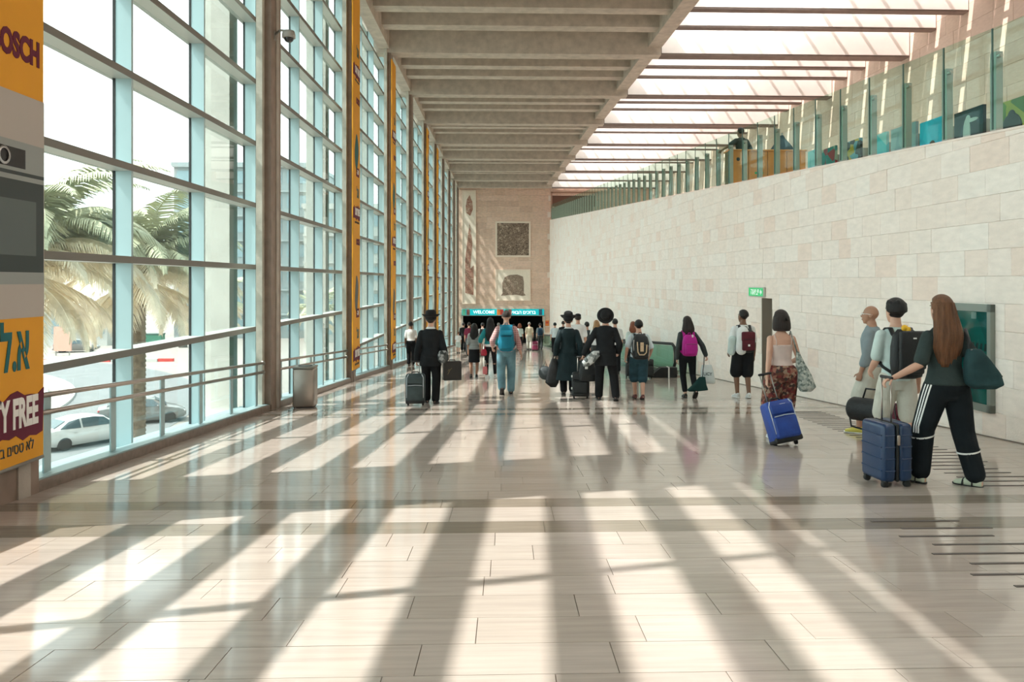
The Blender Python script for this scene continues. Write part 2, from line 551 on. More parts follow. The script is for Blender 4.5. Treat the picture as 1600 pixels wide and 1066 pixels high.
# ------------------------------------------------------------------ roof
BB = 9.65
ceiling = struct(empty('ceiling', (0, 35, BB)))
def C_(m): m.v = [p - V((0, 35, BB)) for p in m.v]; return m
def lx(y): return 6.5 - 0.04 * y          # the long beam above the stone wall
def bx(y): return 15.75 - 0.036 * y       # gallery back wall
m_ = MB()
m_.prism([(-5.3, -14.6), (lx(-14.6), -14.6), (lx(71), 71), (-5.3, 71)], 10.75, 11.0, 'z')
C_(m_).build('slab', M_CONC, ceiling)
for i, c in enumerate(COLS):
    m_ = MB(); m_.span((-4.9, c - 0.28, BB), (lx(c) + .24, c + 0.28, 10.85)); C_(m_).build('main_beam', M_CONC, ceiling)
    m_ = MB(); m_.span((lx(c) + .24, c - 0.28, BB), (bx(c) + 0.3, c + 0.28, 10.85)); C_(m_).build('skylight_beam', M_SHADEC, ceiling)
    c1 = COLS[i + 1] if i < len(COLS) - 1 else 71.5
    nj = 3 if c1 - c > 3 else 1
    for k in range(1, nj + 1):
        yj = c + (c1 - c) * k / (nj + 1)
        m_ = MB(); m_.span((-4.2, yj - 0.27, 10.07), (lx(yj), yj + 0.27, 10.8)); C_(m_).build('joist', M_CONC, ceiling)
        m_ = MB(); m_.span((lx(yj) + 0.02, yj - 0.16, 10.12), (bx(yj) + 0.2, yj + 0.16, 10.72)); C_(m_).build('skylight_joist', M_SHADEC, ceiling)
    # edge beam over the glass and the long beam over the stone wall, one length per bay
    a, b = c + 0.28, c1 - 0.28
    m_ = MB(); m_.span((-4.55, a, 9.78), (-4.15, b, 10.8)); C_(m_).build('edge_beam', M_CONC, ceiling)
    m_ = MB(); m_.prism([(lx(a) - 0.25, a), (lx(a) + 0.25, a), (lx(b) + 0.25, b), (lx(b) - 0.25, b)], 9.92, 11.0, 'z'); C_(m_).build('long_beam', M_CONC, ceiling)
# skylight over the gallery: open glazing by the long beam, then roof slabs with a slot of glass before each joist
SKX = 10.6  # open part kept for brightness; slabs placed to narrow the back wall's sun streaks
m_ = MB()
m_.add([(lx(-14.6) + .2, -14.6, 11.05), (bx(-14.6) + .4, -14.6, 11.05), (bx(71) + .4, 71, 11.05), (lx(71) + .2, 71, 11.05)], [(0, 1, 2, 3)])
C_(m_).build('skylight_glass', M_SKYL, ceiling, fixn=False)
for k in range(9):
    d = 0.9 + k * 1.05
    m_ = MB(); m_.prism([(lx(-14.6) + d, -14.6), (lx(-14.6) + d + .07, -14.6), (lx(71) + d + .07, 71), (lx(71) + d, 71)], 10.93, 11.04, 'z')
    C_(m_).build('skylight_bar', M_CONC, ceiling)
ribs = []
for i, c in enumerate(COLS):
    c1 = COLS[i + 1] if i < len(COLS) - 1 else 71.5
    nj = 3 if c1 - c > 3 else 1
    ribs.append((c, 0.28, BB))
    for k in range(1, nj + 1): ribs.append((c + (c1 - c) * k / (nj + 1), 0.16, 10.12))
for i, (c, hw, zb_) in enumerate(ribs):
    if i < len(ribs) - 1:
        a, b_ = c + hw, ribs[i + 1][0] - ribs[i + 1][1] - 0.36
        m_ = MB(); m_.span((SKX, a, 10.80), (bx(c) + .3, b_, 10.92)); C_(m_).build('roof_slab', M_PLASTER, ceiling)
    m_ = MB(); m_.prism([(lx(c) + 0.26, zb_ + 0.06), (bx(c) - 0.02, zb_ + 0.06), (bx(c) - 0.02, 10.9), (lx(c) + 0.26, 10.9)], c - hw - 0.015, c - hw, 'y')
    C_(m_).build('painted_sun_face', M_PLASTER, ceiling)  # white skin painting direct sun on near rib faces; no real cladding

# ------------------------------------------------------------------ stone wall on the right, gallery above it
WR = math.atan(0.039)
kw = math.sqrt(1 + 0.039 ** 2)
def wtop(y): return 3.38 + 0.0607 * (y - 9.28)
wall_right = MB()
wall_right.prism([(-14, zf(-14) - 0.4), (70.2 * kw, zf(70.2) - 0.4), (70.2 * kw, wtop(70.2) - 0.02), (-14, wtop(-14) - 0.02)], 0.035, 0.42)
# the niche of the door is cut by building the core around it
wall_right = MB()
DY0, DY1, DZ = 17.33, 17.97, 1.06
for (a, b) in ((-14, DY0), (DY1, 70.2)):
    wall_right.prism([(a * kw, zf(a) - 0.4), (b * kw, zf(b) - 0.4), (b * kw, wtop(b) - 0.02), (a * kw, wtop(a) - 0.02)], 0.035, 0.42)
wall_right.prism([(DY0 * kw, DZ), (DY1 * kw, DZ), (DY1 * kw, wtop(DY1) - 0.02), (DY0 * kw, wtop(DY0) - 0.02)], 0.035, 0.42)
wall_right = struct(wall_right.build('wall_right', M_WALLBACK))
wall_right.location = (6.75, 0, 0); wall_right.rotation_euler = (0, 0, WR)

def stone_prism(m, poly, x0):
    """a dressed stone: face at x0 with a small chamfer"""
    n = len(poly)
    cx = sum(p[0] for p in poly) / n; cy = sum(p[1] for p in poly) / n
    def ins(p, d):
        dx, dy = cx - p[0], cy - p[1]
        return (p[0] + max(-d, min(d, dx)), p[1] + max(-d, min(d, dy)))
    q = [ins(p, 0.004) for p in poly]
    vs = [V((x0 + 0.003, *p)) for p in poly] + [V((x0, *p)) for p in q] + [V((0.05, *p)) for p in poly]
    fs = [tuple(range(n, 2 * n))[::-1]] + [(i, (i + 1) % n, n + (i + 1) % n, n + i) for i in range(n)] + [(2 * n + i, 2 * n + (i + 1) % n, (i + 1) % n, i) for i in range(n)]
    m.add(vs, fs)

stones = []
CH = 0.355
k = -13
while True:
    za, zb = k * CH + 0.1, (k + 1) * CH + 0.1
    k += 1
    if za > wtop(70.2): break
    y = 8.2 + RND.random() * 0.6
    while y < 70.2:
        ln = RND.choice((0.46, 0.58, 0.66, 0.74)) * RND.uniform(0.95, 1.05)
        ya, yb = y, min(y + ln, 70.2)
        y += ln
        if zf(yb) > zb - 0.02 and zf(ya) > zb - 0.02: continue
        if wtop(ya) < za + 0.02: continue
        g = 0.0012
        poly = [(ya + g, za + g), (yb - g, za + g), (yb - g, zb - g), (ya + g, zb - g)]
        poly = clip_poly(poly, lambda p: p[1] - zf(p[0]) - 0.004)
        if len(poly) >= 3: poly = clip_poly(poly, lambda p: wtop(p[0]) - 0.03 - p[1])
        if len(poly) < 3: continue
        parts = [poly]
        if yb > DY0 and ya < DY1 and za < DZ:
            parts = []
            for fn in (lambda p: DY0 - p[0], lambda p: p[0] - DY1):
                q = clip_poly(poly, fn)
                if len(q) >= 3: parts.append(q)
            q = clip_poly(poly, lambda p: p[1] - DZ)
            if len(q) >= 3:
                q = clip_poly(clip_poly(q, lambda p: p[0] - DY0), lambda p: DY1 - p[0])
                if len(q) >= 3: parts.append(q)
        for q in parts: stones.append(q)
stones.sort(key=lambda p: min(a[0] for a in p))
far_s = MB()
for i, q in enumerate(stones):
    q = [(p[0] * kw, p[1]) for p in q]
    x0 = RND.uniform(-0.003, 0.003)
    if i < 298:
        m_ = MB(); stone_prism(m_, q, x0); m_.build('stone', M_WALLST, wall_right, fixn=False)
    else:
        stone_prism(far_s, q, x0)
o = far_s.build('stonework', M_WALLST, wall_right, fixn=False); o['kind'] = 'stuff'
cp = MB(); cp.prism([(-14, wtop(-14) - 0.03), (70.2 * kw, wtop(70.2) - 0.03), (70.2 * kw, wtop(70.2)), (-14, wtop(-14))], -0.012, 0.45)
cp.build('coping', M_WALLST, wall_right)
bs = MB(); bs.prism([(-14, zf(-14)), (70.2 * kw, zf(70.2)), (70.2 * kw, zf(70.2) + 0.012), (-14, zf(-14) + 0.012)], -0.015, 0.03)
bs.build('skirting', M_CURB, wall_right)

def onwall(y, x=0.0, z=0.0):     # world point on (or in front of) the stone wall
    return V((6.75 - 0.039 * y - 0 + x, y, z))

# door niche
d = struct(empty('door_1', onwall(17.65, 0, zf(17.65)), (0, 0, WR)))
m_ = MB(); m_.span((0.30, -0.32, -0.05), (0.36, 0.32, 2.15)); m_.build('door_leaf', mat('speckled door', (0.30, 0.26, 0.21), 0.6, var=0.35, scale=60), d)
for sy in (-1, 1):
    m_ = MB(); m_.span((0.0, sy * 0.32 - 0.02, -0.05), (0.30, sy * 0.32 + 0.02, 2.12)); m_.build('jamb', mat('door jamb', (0.33, 0.28, 0.23), 0.7), d)
m_ = MB(); m_.rbox((0.29, 0.2, 1.2), (0.02, 0.08, 0.13), 0.008); m_.build('switch', M_WHITE, d)

# gallery floor and back wall
m_ = MB()
m_.prism([(-14, wtop(-14) - 0.30), (70.4, wtop(70.4) - 0.30), (70.4, wtop(70.4) - 0.10), (-14, wtop(-14) - 0.10)], 0.4, 9.3)
gf = m_.build('floor_gallery', M_TILE); struct(gf); gf.location = (6.75, 0, 0); gf.rotation_euler = (0, 0, WR)
WB = math.atan(0.036)
m_ = MB()
m_.prism([(-14, wtop(-14) - 0.3), (71, wtop(71) - 0.3), (71, 11.2), (-14, 11.2)], 0.03, 0.4)
wb = m_.build('wall_gallery', M_WALLBACK); struct(wb); wb.location = (15.75, 0, 0); wb.rotation_euler = (0, 0, WB)
gs = MB(); cnt = 0
for k in range(0, 16):
    za, zb = 11.0 - (k + 1) * 0.62, 11.0 - k * 0.62
    y = 13 + RND.random()
    while y < 70:
        ln = RND.choice((0.9, 1.05, 1.2))
        ya, yb = y, min(70, y + ln); y += ln
        poly = clip_poly([(ya + .003, za + .003), (yb - .003, za + .003), (yb - .003, zb - .003), (ya + .003, zb - .003)], lambda p: p[1] - wtop(p[0]) + 0.3)
        if len(poly) < 3: continue
        x0 = RND.uniform(-0.004, 0.004)
        if ya < 40 and cnt < 298:
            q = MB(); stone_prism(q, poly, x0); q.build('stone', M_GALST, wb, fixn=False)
            cnt += 1
        else: stone_prism(gs, poly, x0)
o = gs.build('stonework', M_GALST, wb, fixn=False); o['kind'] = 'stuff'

# ------------------------------------------------------------------ end wall
we = MB()
PX0, PX1, PZ = -3.95, 3.5, -1.05
OX0, OX1, OZ0, OZ1 = 4.26, 8.4, 7.2, 9.5
zb = zf(70) - 0.3
for a, b in (((-5.2, ENDY, zb), (PX0, ENDY + .4, 11)), ((PX1, ENDY, zb), (OX0, ENDY + .4, 11)), ((PX0, ENDY, PZ), (PX1, ENDY + .4, 11)),
             ((OX0, ENDY, OZ1), (14.5, ENDY + .4, 11)), ((OX1, ENDY, 6.5), (14.5, ENDY + .4, OZ1))):
    we.span(a, b)
wall_end = struct(we.build('wall_end', M_WALLBACK))
es = MB(); near = 0
z = zf(70)
row = 0
while z < 10.2:
    x = -4.7 - RND.random() * 0.5
    while x < 13.3:
        ln = RND.choice((0.8, 1.0, 1.2))
        xa, xb = max(x, -4.65), min(x + ln, 13.3); x += ln
        if xb - xa < 0.05: continue
        xm, zm = (xa + xb) / 2, z + 0.25
        if PX0 < xm < PX1 and zm < PZ: continue
        if OX0 < xm < OX1 and OZ0 < zm < OZ1: continue
        if xm > 4.2 and zm < 7: continue
        es.box((xm, ENDY - 0.02 + RND.uniform(-.004, .004), zm), (xb - xa - 0.012, 0.05, 0.488))
    z += 0.5
o = es.build('stonework', M_PINKST, wall_end, fixn=False); o['kind'] = 'stuff'
# dark hall beyond the doorway and recess above
m_ = MB()
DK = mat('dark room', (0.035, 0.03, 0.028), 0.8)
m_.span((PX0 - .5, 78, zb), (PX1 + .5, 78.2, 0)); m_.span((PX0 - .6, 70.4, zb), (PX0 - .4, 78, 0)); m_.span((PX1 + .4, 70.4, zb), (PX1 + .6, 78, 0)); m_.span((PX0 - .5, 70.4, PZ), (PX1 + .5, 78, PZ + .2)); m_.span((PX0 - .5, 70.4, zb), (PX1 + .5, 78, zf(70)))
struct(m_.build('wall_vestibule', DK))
m_ = MB(); m_.span((OX0 - .2, 72, 6.5), (OX1 + .2, 72.2, 10)); m_.span((OX0 - .2, 70.4, OZ1), (OX1 + .2, 72, OZ1 + .15)); m_.span((OX0 - .3, 70.4, 6.5), (OX0 - .1, 72, 10)); m_.span((OX1, 70.4, 6.5), (OX1 + .2, 72, 10))
struct(m_.build('wall_recess', mat('brown recess', (0.16, 0.09, 0.06), 0.8)))
m_ = MB(); m_.span((OX0 - .12, ENDY - .06, OZ1), (OX1, ENDY, OZ1 + .14)); m_.span((OX0 - .14, ENDY - .06, OZ0), (OX0, ENDY, OZ1 + .14))
struct(m_.build('trim_1', mat('rose trim', (0.42, 0.25, 0.18), 0.7)))
# wall closing the hall behind the camera
m_ = MB(); m_.span((-5.0, -14.4, -0.2), (16.5, -14, 11)); struct(m_.build('wall_back', M_WALLBACK))
# ------------------------------------------------------------------ outside
GZ = -6.45
M_ASPH = mat('sun-bleached asphalt', (0.17, 0.18, 0.18), 0.9, var=0.08, scale=0.8)
M_PAVE = mat('pale paving', (0.29, 0.26, 0.23), 0.9, var=0.06, scale=1.2)
m_ = MB(); m_.span((-160, -60, GZ - 0.4), (-4.9, 260, GZ))
struct(m_.build('ground', M_PAVE))
m_ = MB()
def arc_strip(m, c, r0, r1, a0, a1, z0, z1, n=24):
    for k in range(n):
        t0, t1 = a0 + (a1 - a0) * k / n, a0 + (a1 - a0) * (k + 1) / n
        q = [(c[0] + r * math.cos(t), c[1] + r * math.sin(t)) for r, t in ((r0, t0), (r1, t0), (r1, t1), (r0, t1))]
        m.prism(q, z0, z1, 'z')
# two carriageways that bend away, with kerbs
rc = (-62, 38)
m1 = MB(); arc_strip(m1, rc, 24, 34, -0.6, 1.25, GZ, GZ + 0.02); r_ = m1.build('road', M_ASPH); struct(r_)
m1 = MB(); arc_strip(m1, rc, 36, 44, -0.2, 1.2, GZ, GZ + 0.02); r_ = m1.build('road', M_ASPH); struct(r_)
M_KERB = mat('white kerb paint', (0.5, 0.49, 0.46), 0.8); M_KRED = mat('red kerb paint', (0.55, 0.07, 0.06), 0.8)
m1 = MB(); arc_strip(m1, rc, 34.0, 34.35, -0.6, 1.25, GZ, GZ + 0.16, 40); struct(m1.build('kerb', M_KERB))
m1 = MB(); arc_strip(m1, rc, 35.7, 36.0, -0.2, 1.2, GZ, GZ + 0.16, 40); struct(m1.build('kerb', M_KERB))
# red and white kerb along the far side
kb = struct(empty('kerb', (-50, 76, GZ)))
for k in range(18):
    m1 = MB(); m1.box((k * 1.5 - 9, k * 0.05, 0.15), (1.46, 0.35, 0.3)); m1.build('kerbstone', M_KRED if k % 2 else M_KERB, kb)

# far buildings
def building(name, label, x0, x1, y, z1, depth, m, nfl, mw):
    t = thing(name, label, 'building', ((x0 + x1) / 2, y, GZ))
    w_, h = x1 - x0, z1 - GZ
    b = MB(); b.span((-w_ / 2, 0, 0), (w_ / 2, depth, h)); b.build('facade', m, t)
    b = MB(); b.span((-w_ / 2 - .3, -.3, h), (w_ / 2 + .3, depth, h + .5)); b.build('parapet', m, t)
    nx = max(2, int(w_ / 3.2))
    for f in range(nfl):
        for k in range(nx):
            cx = -w_ / 2 + (k + .5) * w_ / nx; cz = h * (f + .55) / nfl
            b = MB(); b.box((cx, -0.05, cz), (w_ / nx * .8, 0.12, h / nfl * .5)); b.build('window', mw, t)
    for f in range(1, nfl + 1):
        b = MB(); b.box((0, -0.35, h * f / nfl - .1), (w_, 0.7, 0.25)); b.build('ledge', m, t)
M_BW = mat('whitewashed wall', (0.45, 0.44, 0.41), 0.9)
M_BG = mat('grey facade', (0.30, 0.33, 0.33), 0.8)
M_WIN = mat('dim window', (0.24, 0.33, 0.36), 0.15)
building('office_building', 'grey terminal office block with bands of windows rising behind the palms', -46, -27, 108, 17.5, 18, M_BG, 7, M_WIN)
building('low_building', 'low white building along the far side of the road', -70, -49, 96, -1.6, 10, M_BW, 1, M_WIN)
building('car_park_block', 'pale concrete car park block beyond the second window bay', -26, -14, 100, 11, 14, M_BW, 5, M_WIN)
# roadside signboard (pale red) and a bollard
t = thing('signboard', 'faded red signboard standing on two posts across the road', 'sign', at_z(98, 556, GZ))
m1 = MB(); m1.span((-0.9, -0.1, 0.5), (0.9, 0.1, 3.1)); m1.build('board', mat('faded red board', (0.62, 0.36, 0.28), 0.7), t)
for s in (-1, 1):
    m1 = MB(); m1.tube([(s * .7, 0, 0), (s * .7, 0, .6)], .06); m1.build('post', M_STEEL2, t)
t = thing('bin_container', 'dark green waste container standing beyond the palm trunk', 'container', at_z(238, 541, GZ))
m1 = MB(); m1.rbox((0, 0, 0.8), (2.6, 1.2, 1.3), .08); m1.build('tank', mat('green container', (0.03, 0.16, 0.10), 0.5), t)
m1 = MB(); m1.rbox((0, 0, 1.5), (2.7, 1.3, .14), .05); m1.build('lid', mat('dark lid', (0.02, 0.06, 0.05), 0.5), t)
t = thing('pillar_bin', 'dark round bollard bin on the pavement by the road', 'bin', at_z(286, 543, GZ))
m1 = MB(); m1.lathe((0, 0, 0), [(.5, 0), (.5, 2.2), (.42, 2.5), (.1, 2.65)]); m1.build('shell', M_STEEL2, t, True)

# ---- palms
M_TRUNK = mat('palm bark', (0.17, 0.13, 0.09), 0.9, var=0.35, scale=7, bump=0.8, bscale=14)
M_FRG = mat('dusty green frond', (0.46, 0.47, 0.32), 0.7, var=0.2, scale=3)
M_FRY = mat('dry straw frond', (0.86, 0.74, 0.58), 0.8, var=0.2, scale=3)
def frond_mesh(name, m, L, droop, rise, n=54):
    b = MB()
    pts = []
    p = V((0, 0, 0)); a = rise
    for k in range(n + 1):
        pts.append(p.copy())
        a -= droop / n * (0.5 + k / n)
        p = p + V((math.cos(a), 0, math.sin(a))) * (L / n)
    b.tube(pts[::4], [0.035 * (1 - 0.85 * k / (len(pts[::4]) - 1)) for k in range(len(pts[::4]))], 5)
    for k in range(5, n + 1):
        d = (pts[k] - pts[k - 1]).normalized()
        f = k / n
        ll = L * 0.20 * math.sin(PI * min(1, 0.18 + f * 0.85)) + 0.12
        for s in (-1, 1):
            out = (V((0, s, 0)) * 0.85 + d * 0.75 + V((0, 0, -0.25 - RND.random() * .25))).normalized()
            q0 = pts[k]; q1 = q0 + out * ll * .5 + V((0, 0, 0.02)); q2 = q0 + out * ll + V((0, 0, -ll * .18))
            wv = d * 0.03
            b.add([q0 - wv, q0 + wv, q1 + wv, q1 - wv, q2], [(0, 1, 2, 3), (3, 2, 4)])
    return b.mesh(name, m)
FR = [frond_mesh('frond', M_FRG, 3.6, 1.5, 1.0), frond_mesh('frond', M_FRG, 3.4, 1.9, 0.7), frond_mesh('frond', M_FRY, 3.2, 1.8, 0.45), frond_mesh('frond', M_FRY, 2.7, 1.4, -0.15)]
def palm(label, loc, h, r, n=44, sc=1.0):
    t = thing('palm_tree', label, 'palm', loc, group='palms outside the glass')
    b = MB(); prof = []
    for k in range(int(h / 0.16)):
        z = k * 0.16
        rr = r * (1.25 - 0.25 * min(1, z / 1.2))
        prof += [(rr * 1.06, z), (rr * .93, z + .13)]
    prof += [(r * 1.1, h), (r * 1.5, h + .35), (r * 0.7, h + .8)]
    b.lathe((0, 0, 0), prof, 14); b.build('trunk', M_TRUNK, t, True)
    for k in range(n):
        f = k / n
        o = link('frond', FR[(0, 1, 1, 2, 2, 3)[min(5, int(f * 5.999))]], t)
        o.location = (0, 0, h + 0.55 - f * 0.9)
        o.rotation_euler = (RND.uniform(-.25, .25), RND.uniform(-.15, .15) - 0.35 * (1 - f) * RND.random(), k * 2.39996 + RND.uniform(-.2, .2))
        s = sc * RND.uniform(.85, 1.1); o.scale = (s, s, s)
palm('tall palm whose trunk stands between the second and third window panes', at_y(217, 500, 27) * V((1, 1, 0)) + V((0, 0, GZ)) if False else (at_y(217, 500, 27).x, 27, GZ), 8.1, 0.22, 84, 1.22)
palm('leafy palm beside the orange banner, its trunk hidden behind it', (at_y(28, 400, 19).x, 19, GZ), 8.3, 0.24, 84, 1.1)
palm('slim distant palm trunk rising beside the pale outside pier', (at_y(329, 500, 46).x, 46, GZ), 6.2, 0.2, 30, 0.9)
palm('farther palm beyond the second window bay', (at_y(497, 500, 62).x, 62, GZ), 5.0, 0.22, 30, 0.9)

# ---- cars
M_TYRE = mat('tyre', (0.03, 0.03, 0.03), 0.8); M_RIM = mat('alloy rim', (0.55, 0.56, 0.57), 0.35, 0.8)
M_CARGL = mat('dark car glass', (0.05, 0.08, 0.09), 0.05, spec=0.8)
M_LAMP = mat('red tail lamp', (0.45, 0.02, 0.03), 0.25); M_CHR = mat('chrome', (0.7, 0.7, 0.7), 0.15, 1.0)
def car(label, loc, rz, paint):
    t = thing('car', label, 'car', loc, (0, 0, rz))       # nose points +X, rear at -X
    # stations along the length: x, sill half width, belt z, roof half width, roof z, bottom z
    S = [(-2.20, .62, .78, .56, .80, .42), (-2.14, .78, .92, .66, .98, .30), (-1.75, .85, .98, .66, 1.06, .22), (-1.15, .87, .96, .58, 1.36, .2), (-.6, .87, .94, .58, 1.46, .2), (.1, .87, .92, .58, 1.46, .2),
         (.6, .87, .91, .58, 1.36, .2), (1.25, .86, .90, .62, .97, .2), (1.8, .83, .80, .60, .84, .22), (2.12, .74, .66, .52, .70, .28), (2.24, .58, .56, .42, .58, .36)]
    b = MB(); vs = []; fs = []
    n = 12
    for x, w_, bz, rw, rz_, z0 in S:
        prof = [(w_ * .86, z0), (w_ * .98, z0 + .16), (w_, (z0 + bz) / 2), (w_ * .965, bz), (rw * 1.04, rz_ - .06), (rw * .8, rz_)]
        ring = prof + [(-a, c) for a, c in prof[::-1]]
        vs += [V((x, a, c)) for a, c in ring]
    m = len(S)
    for j in range(m - 1):
        for i in range(n):
            a, c = j * n + i, j * n + (i + 1) % n
            fs.append((a, c, c + n, a + n))
    fs += [tuple(range(n)), tuple(range((m - 1) * n, m * n))]
    b.add(vs, fs); o = b.build('body', paint, t, True)
    md = o.modifiers.new('e', 'EDGE_SPLIT'); md.split_angle = 0.6
    def quad(name, pts, m_):
        q = MB(); c = sum((V(p) for p in pts), V()) / len(pts)
        nn = (V(pts[1]) - V(pts[0])).cross(V(pts[2]) - V(pts[0])).normalized() * .012
        k = len(pts)
        q.add([V(p) + nn for p in pts] + [V(p) - nn for p in pts], [tuple(range(k)), tuple(range(k, 2 * k))] + [(i, (i + 1) % k, k + (i + 1) % k, k + i) for i in range(k)])
        q.build(name, m_, t)
    for s in (-1, 1):
        quad('side_window', [(-1.55, s * .80, 1.02), (-.62, s * .845, .985), (-.62, s * .63, 1.385), (-1.1, s * .635, 1.30)], M_CARGL)
        quad('side_window', [(-.52, s * .845, .985), (.95, s * .82, .965), (.52, s * .64, 1.32), (.1, s * .625, 1.39), (-.52, s * .63, 1.39)], M_CARGL)
        q = MB(); q.rbox((-2.08, s * .60, .86), (.16, .34, .15), .05); q.build('tail_lamp', M_LAMP, t)
        q = MB(); q.rbox((2.12, s * .56, .62), (.16, .3, .12), .05); q.build('headlamp', M_CHR, t)
        q = MB(); q.rbox((.78, s * .95, 1.0), (.12, .2, .12), .05); q.build('mirror', paint, t, True)
        for k, yy in ((-.9, .975), (.1, .955)):
            q = MB(); q.rbox((k, s * .875, .82), (.16, .03, .03), .01); q.build('door_handle', paint, t)
    quad('rear_window', [(-1.72, -.60, 1.075), (-1.72, .60, 1.075), (-1.2, .52, 1.345), (-1.2, -.52, 1.345)], M_CARGL)
    quad('windscreen', [(1.22, -.62, 1.0), (1.22, .62, 1.0), (.64, .53, 1.345), (.64, -.53, 1.345)], M_CARGL)
    q = MB(); q.rbox((-2.19, 0, .60), (.04, .52, .12), .01); q.build('number_plate', mat('yellow plate', (0.75, 0.55, 0.1), .5), t)
    q = MB(); q.rbox((-2.17, 0, .40), (.2, 1.5, .2), .06); q.build('bumper', paint, t, True)
    for x in (-1.35, 1.38):
        for s in (-1, 1):
            q = MB(); q.lathe((x, s * .78, .31), [(.2, -.1), (.31, -.09), (.315, 0), (.31, .09), (.2, .1)], 20, 'y'); w_ = q.build('wheel', M_TYRE, t, True)
            q = MB(); q.lathe((x, s * .78 + s * .075, .31), [(.02, -.02), (.19, -.02), (.2, .02), (.06, .035)], 16, 'y'); q.build('rim', M_RIM, w_, True)
M_CW = mat('white car paint', (0.55, 0.55, 0.53), 0.3, coat=0.6); M_CGY = mat('grey car paint', (0.2, 0.195, 0.185), 0.3, coat=0.6)
p = at_z(134, 694, GZ); car('white saloon parked outside with a red tail lamp toward the glass', (p.x, p.y, GZ), .95, M_CW)
p = at_z(222, 660, GZ); car('grey car parked beyond the palm trunk', (p.x, p.y, GZ), 0.45, M_CGY)
p = at_z(120, 550, GZ); car('small grey car far off by the faded red signboard', (p.x, p.y, GZ), 0.3, M_CGY)
# ------------------------------------------------------------------ people
def skin_m(k): return mat('skin ' + k, {'fair': (0.62, 0.36, 0.26), 'tan': (0.42, 0.22, 0.14), 'brown': (0.22, 0.11, 0.065), 'dark': (0.06, 0.035, 0.025)}[k], 0.5, var=0.06, scale=6)
def cloth(name, col, **k):
    return mat(name, col, k.pop('rough', 0.85), var=k.pop('var', 0.12), scale=k.pop('scale', 5), bump=k.pop('bump', 0.5), bscale=k.pop('bscale', 14), spec=0.2, **k)
def hair_m(name, col, col2=None):
    if name in MATS: return MATS[name]
    m = mat(name, col, 0.42, var=0.35, scale=5, bump=0.6, bscale=26, stretch=(9, 9, 0.9), spec=0.35)
    return m
def striped(name, c1, c2, freq, axis=2, duty=0.5, c3=None, rough=0.85):
    m = bpy.data.materials.new(name); m.use_nodes = True; nt = m.node_tree
    b = nt.nodes['Principled BSDF']; b.inputs['Roughness'].default_value = rough
    tc = _n(nt, 'ShaderNodeTexCoord'); sx = _n(nt, 'ShaderNodeSeparateXYZ'); nt.links.new(tc.outputs['Object'], sx.inputs[0])
    def stripe(ax, f, d):
        mu = _n(nt, 'ShaderNodeMath'); mu.operation = 'MULTIPLY'; mu.inputs[1].default_value = f; nt.links.new(sx.outputs[ax], mu.inputs[0])
        fr = _n(nt, 'ShaderNodeMath'); fr.operation = 'FRACT'; nt.links.new(mu.outputs[0], fr.inputs[0])
        gt = _n(nt, 'ShaderNodeMath'); gt.operation = 'GREATER_THAN'; gt.inputs[1].default_value = d; nt.links.new(fr.outputs[0], gt.inputs[0])
        return gt
    s1 = stripe(axis, freq, duty)
    mx = _n(nt, 'ShaderNodeMix'); mx.data_type = 'RGBA'
    mx.inputs['A'].default_value = (*c1, 1); mx.inputs['B'].default_value = (*c2, 1)
    nt.links.new(s1.outputs[0], mx.inputs['Factor'])
    last = mx.outputs['Result']
    if c3:
        s2 = stripe(0, freq, duty)
        m2 = _n(nt, 'ShaderNodeMix'); m2.data_type = 'RGBA'; m2.inputs['B'].default_value = (*c3, 1)
        h = _n(nt, 'ShaderNodeMath'); h.operation = 'MULTIPLY'; h.inputs[1].default_value = 0.5; nt.links.new(s2.outputs[0], h.inputs[0])
        nt.links.new(h.outputs[0], m2.inputs['Factor']); nt.links.new(last, m2.inputs['A']); last = m2.outputs['Result']
    nt.links.new(last, b.inputs['Base Color'])
    MATS[name] = m
    return m
def patterned(name, cols, scale, rough=0.85, stretch=(1, 1, 1)):
    m = bpy.data.materials.new(name); m.use_nodes = True; nt = m.node_tree
    b = nt.nodes['Principled BSDF']; b.inputs['Roughness'].default_value = rough
    tc = _n(nt, 'ShaderNodeTexCoord'); mp = _n(nt, 'ShaderNodeMapping'); mp.inputs['Scale'].default_value = stretch
    nt.links.new(tc.outputs['Object'], mp.inputs[0])
    vo = _n(nt, 'ShaderNodeTexVoronoi'); vo.inputs['Scale'].default_value = scale; nt.links.new(mp.outputs[0], vo.inputs['Vector'])
    sp = _n(nt, 'ShaderNodeSeparateColor'); nt.links.new(vo.outputs['Color'], sp.inputs[0])
    rp = _n(nt, 'ShaderNodeValToRGB'); rp.color_ramp.interpolation = 'CONSTANT'
    e = rp.color_ramp.elements
    while len(e) < len(cols): e.new(0.5)
    for i, c in enumerate(cols): e[i].position = i / len(cols); e[i].color = (*c, 1)
    nt.links.new(sp.outputs[0], rp.inputs[0]); nt.links.new(rp.outputs[0], b.inputs['Base Color'])
    MATS[name] = m
    return m

def ik(a, t, l1, l2, hint):
    a, t = V(a), V(t)
    d = t - a
    L = min(d.length, (l1 + l2) * 0.995)
    n = d.normalized()
    t = a + n * L
    x = (l1 * l1 - l2 * l2 + L * L) / (2 * L)
    h = math.sqrt(max(0, l1 * l1 - x * x))
    hv = V(hint); hv = hv - n * hv.dot(n)
    if hv.length < 1e-4: hv = V((0, 1, 0)) - n * n.y
    return a + n * x + hv.normalized() * h, t

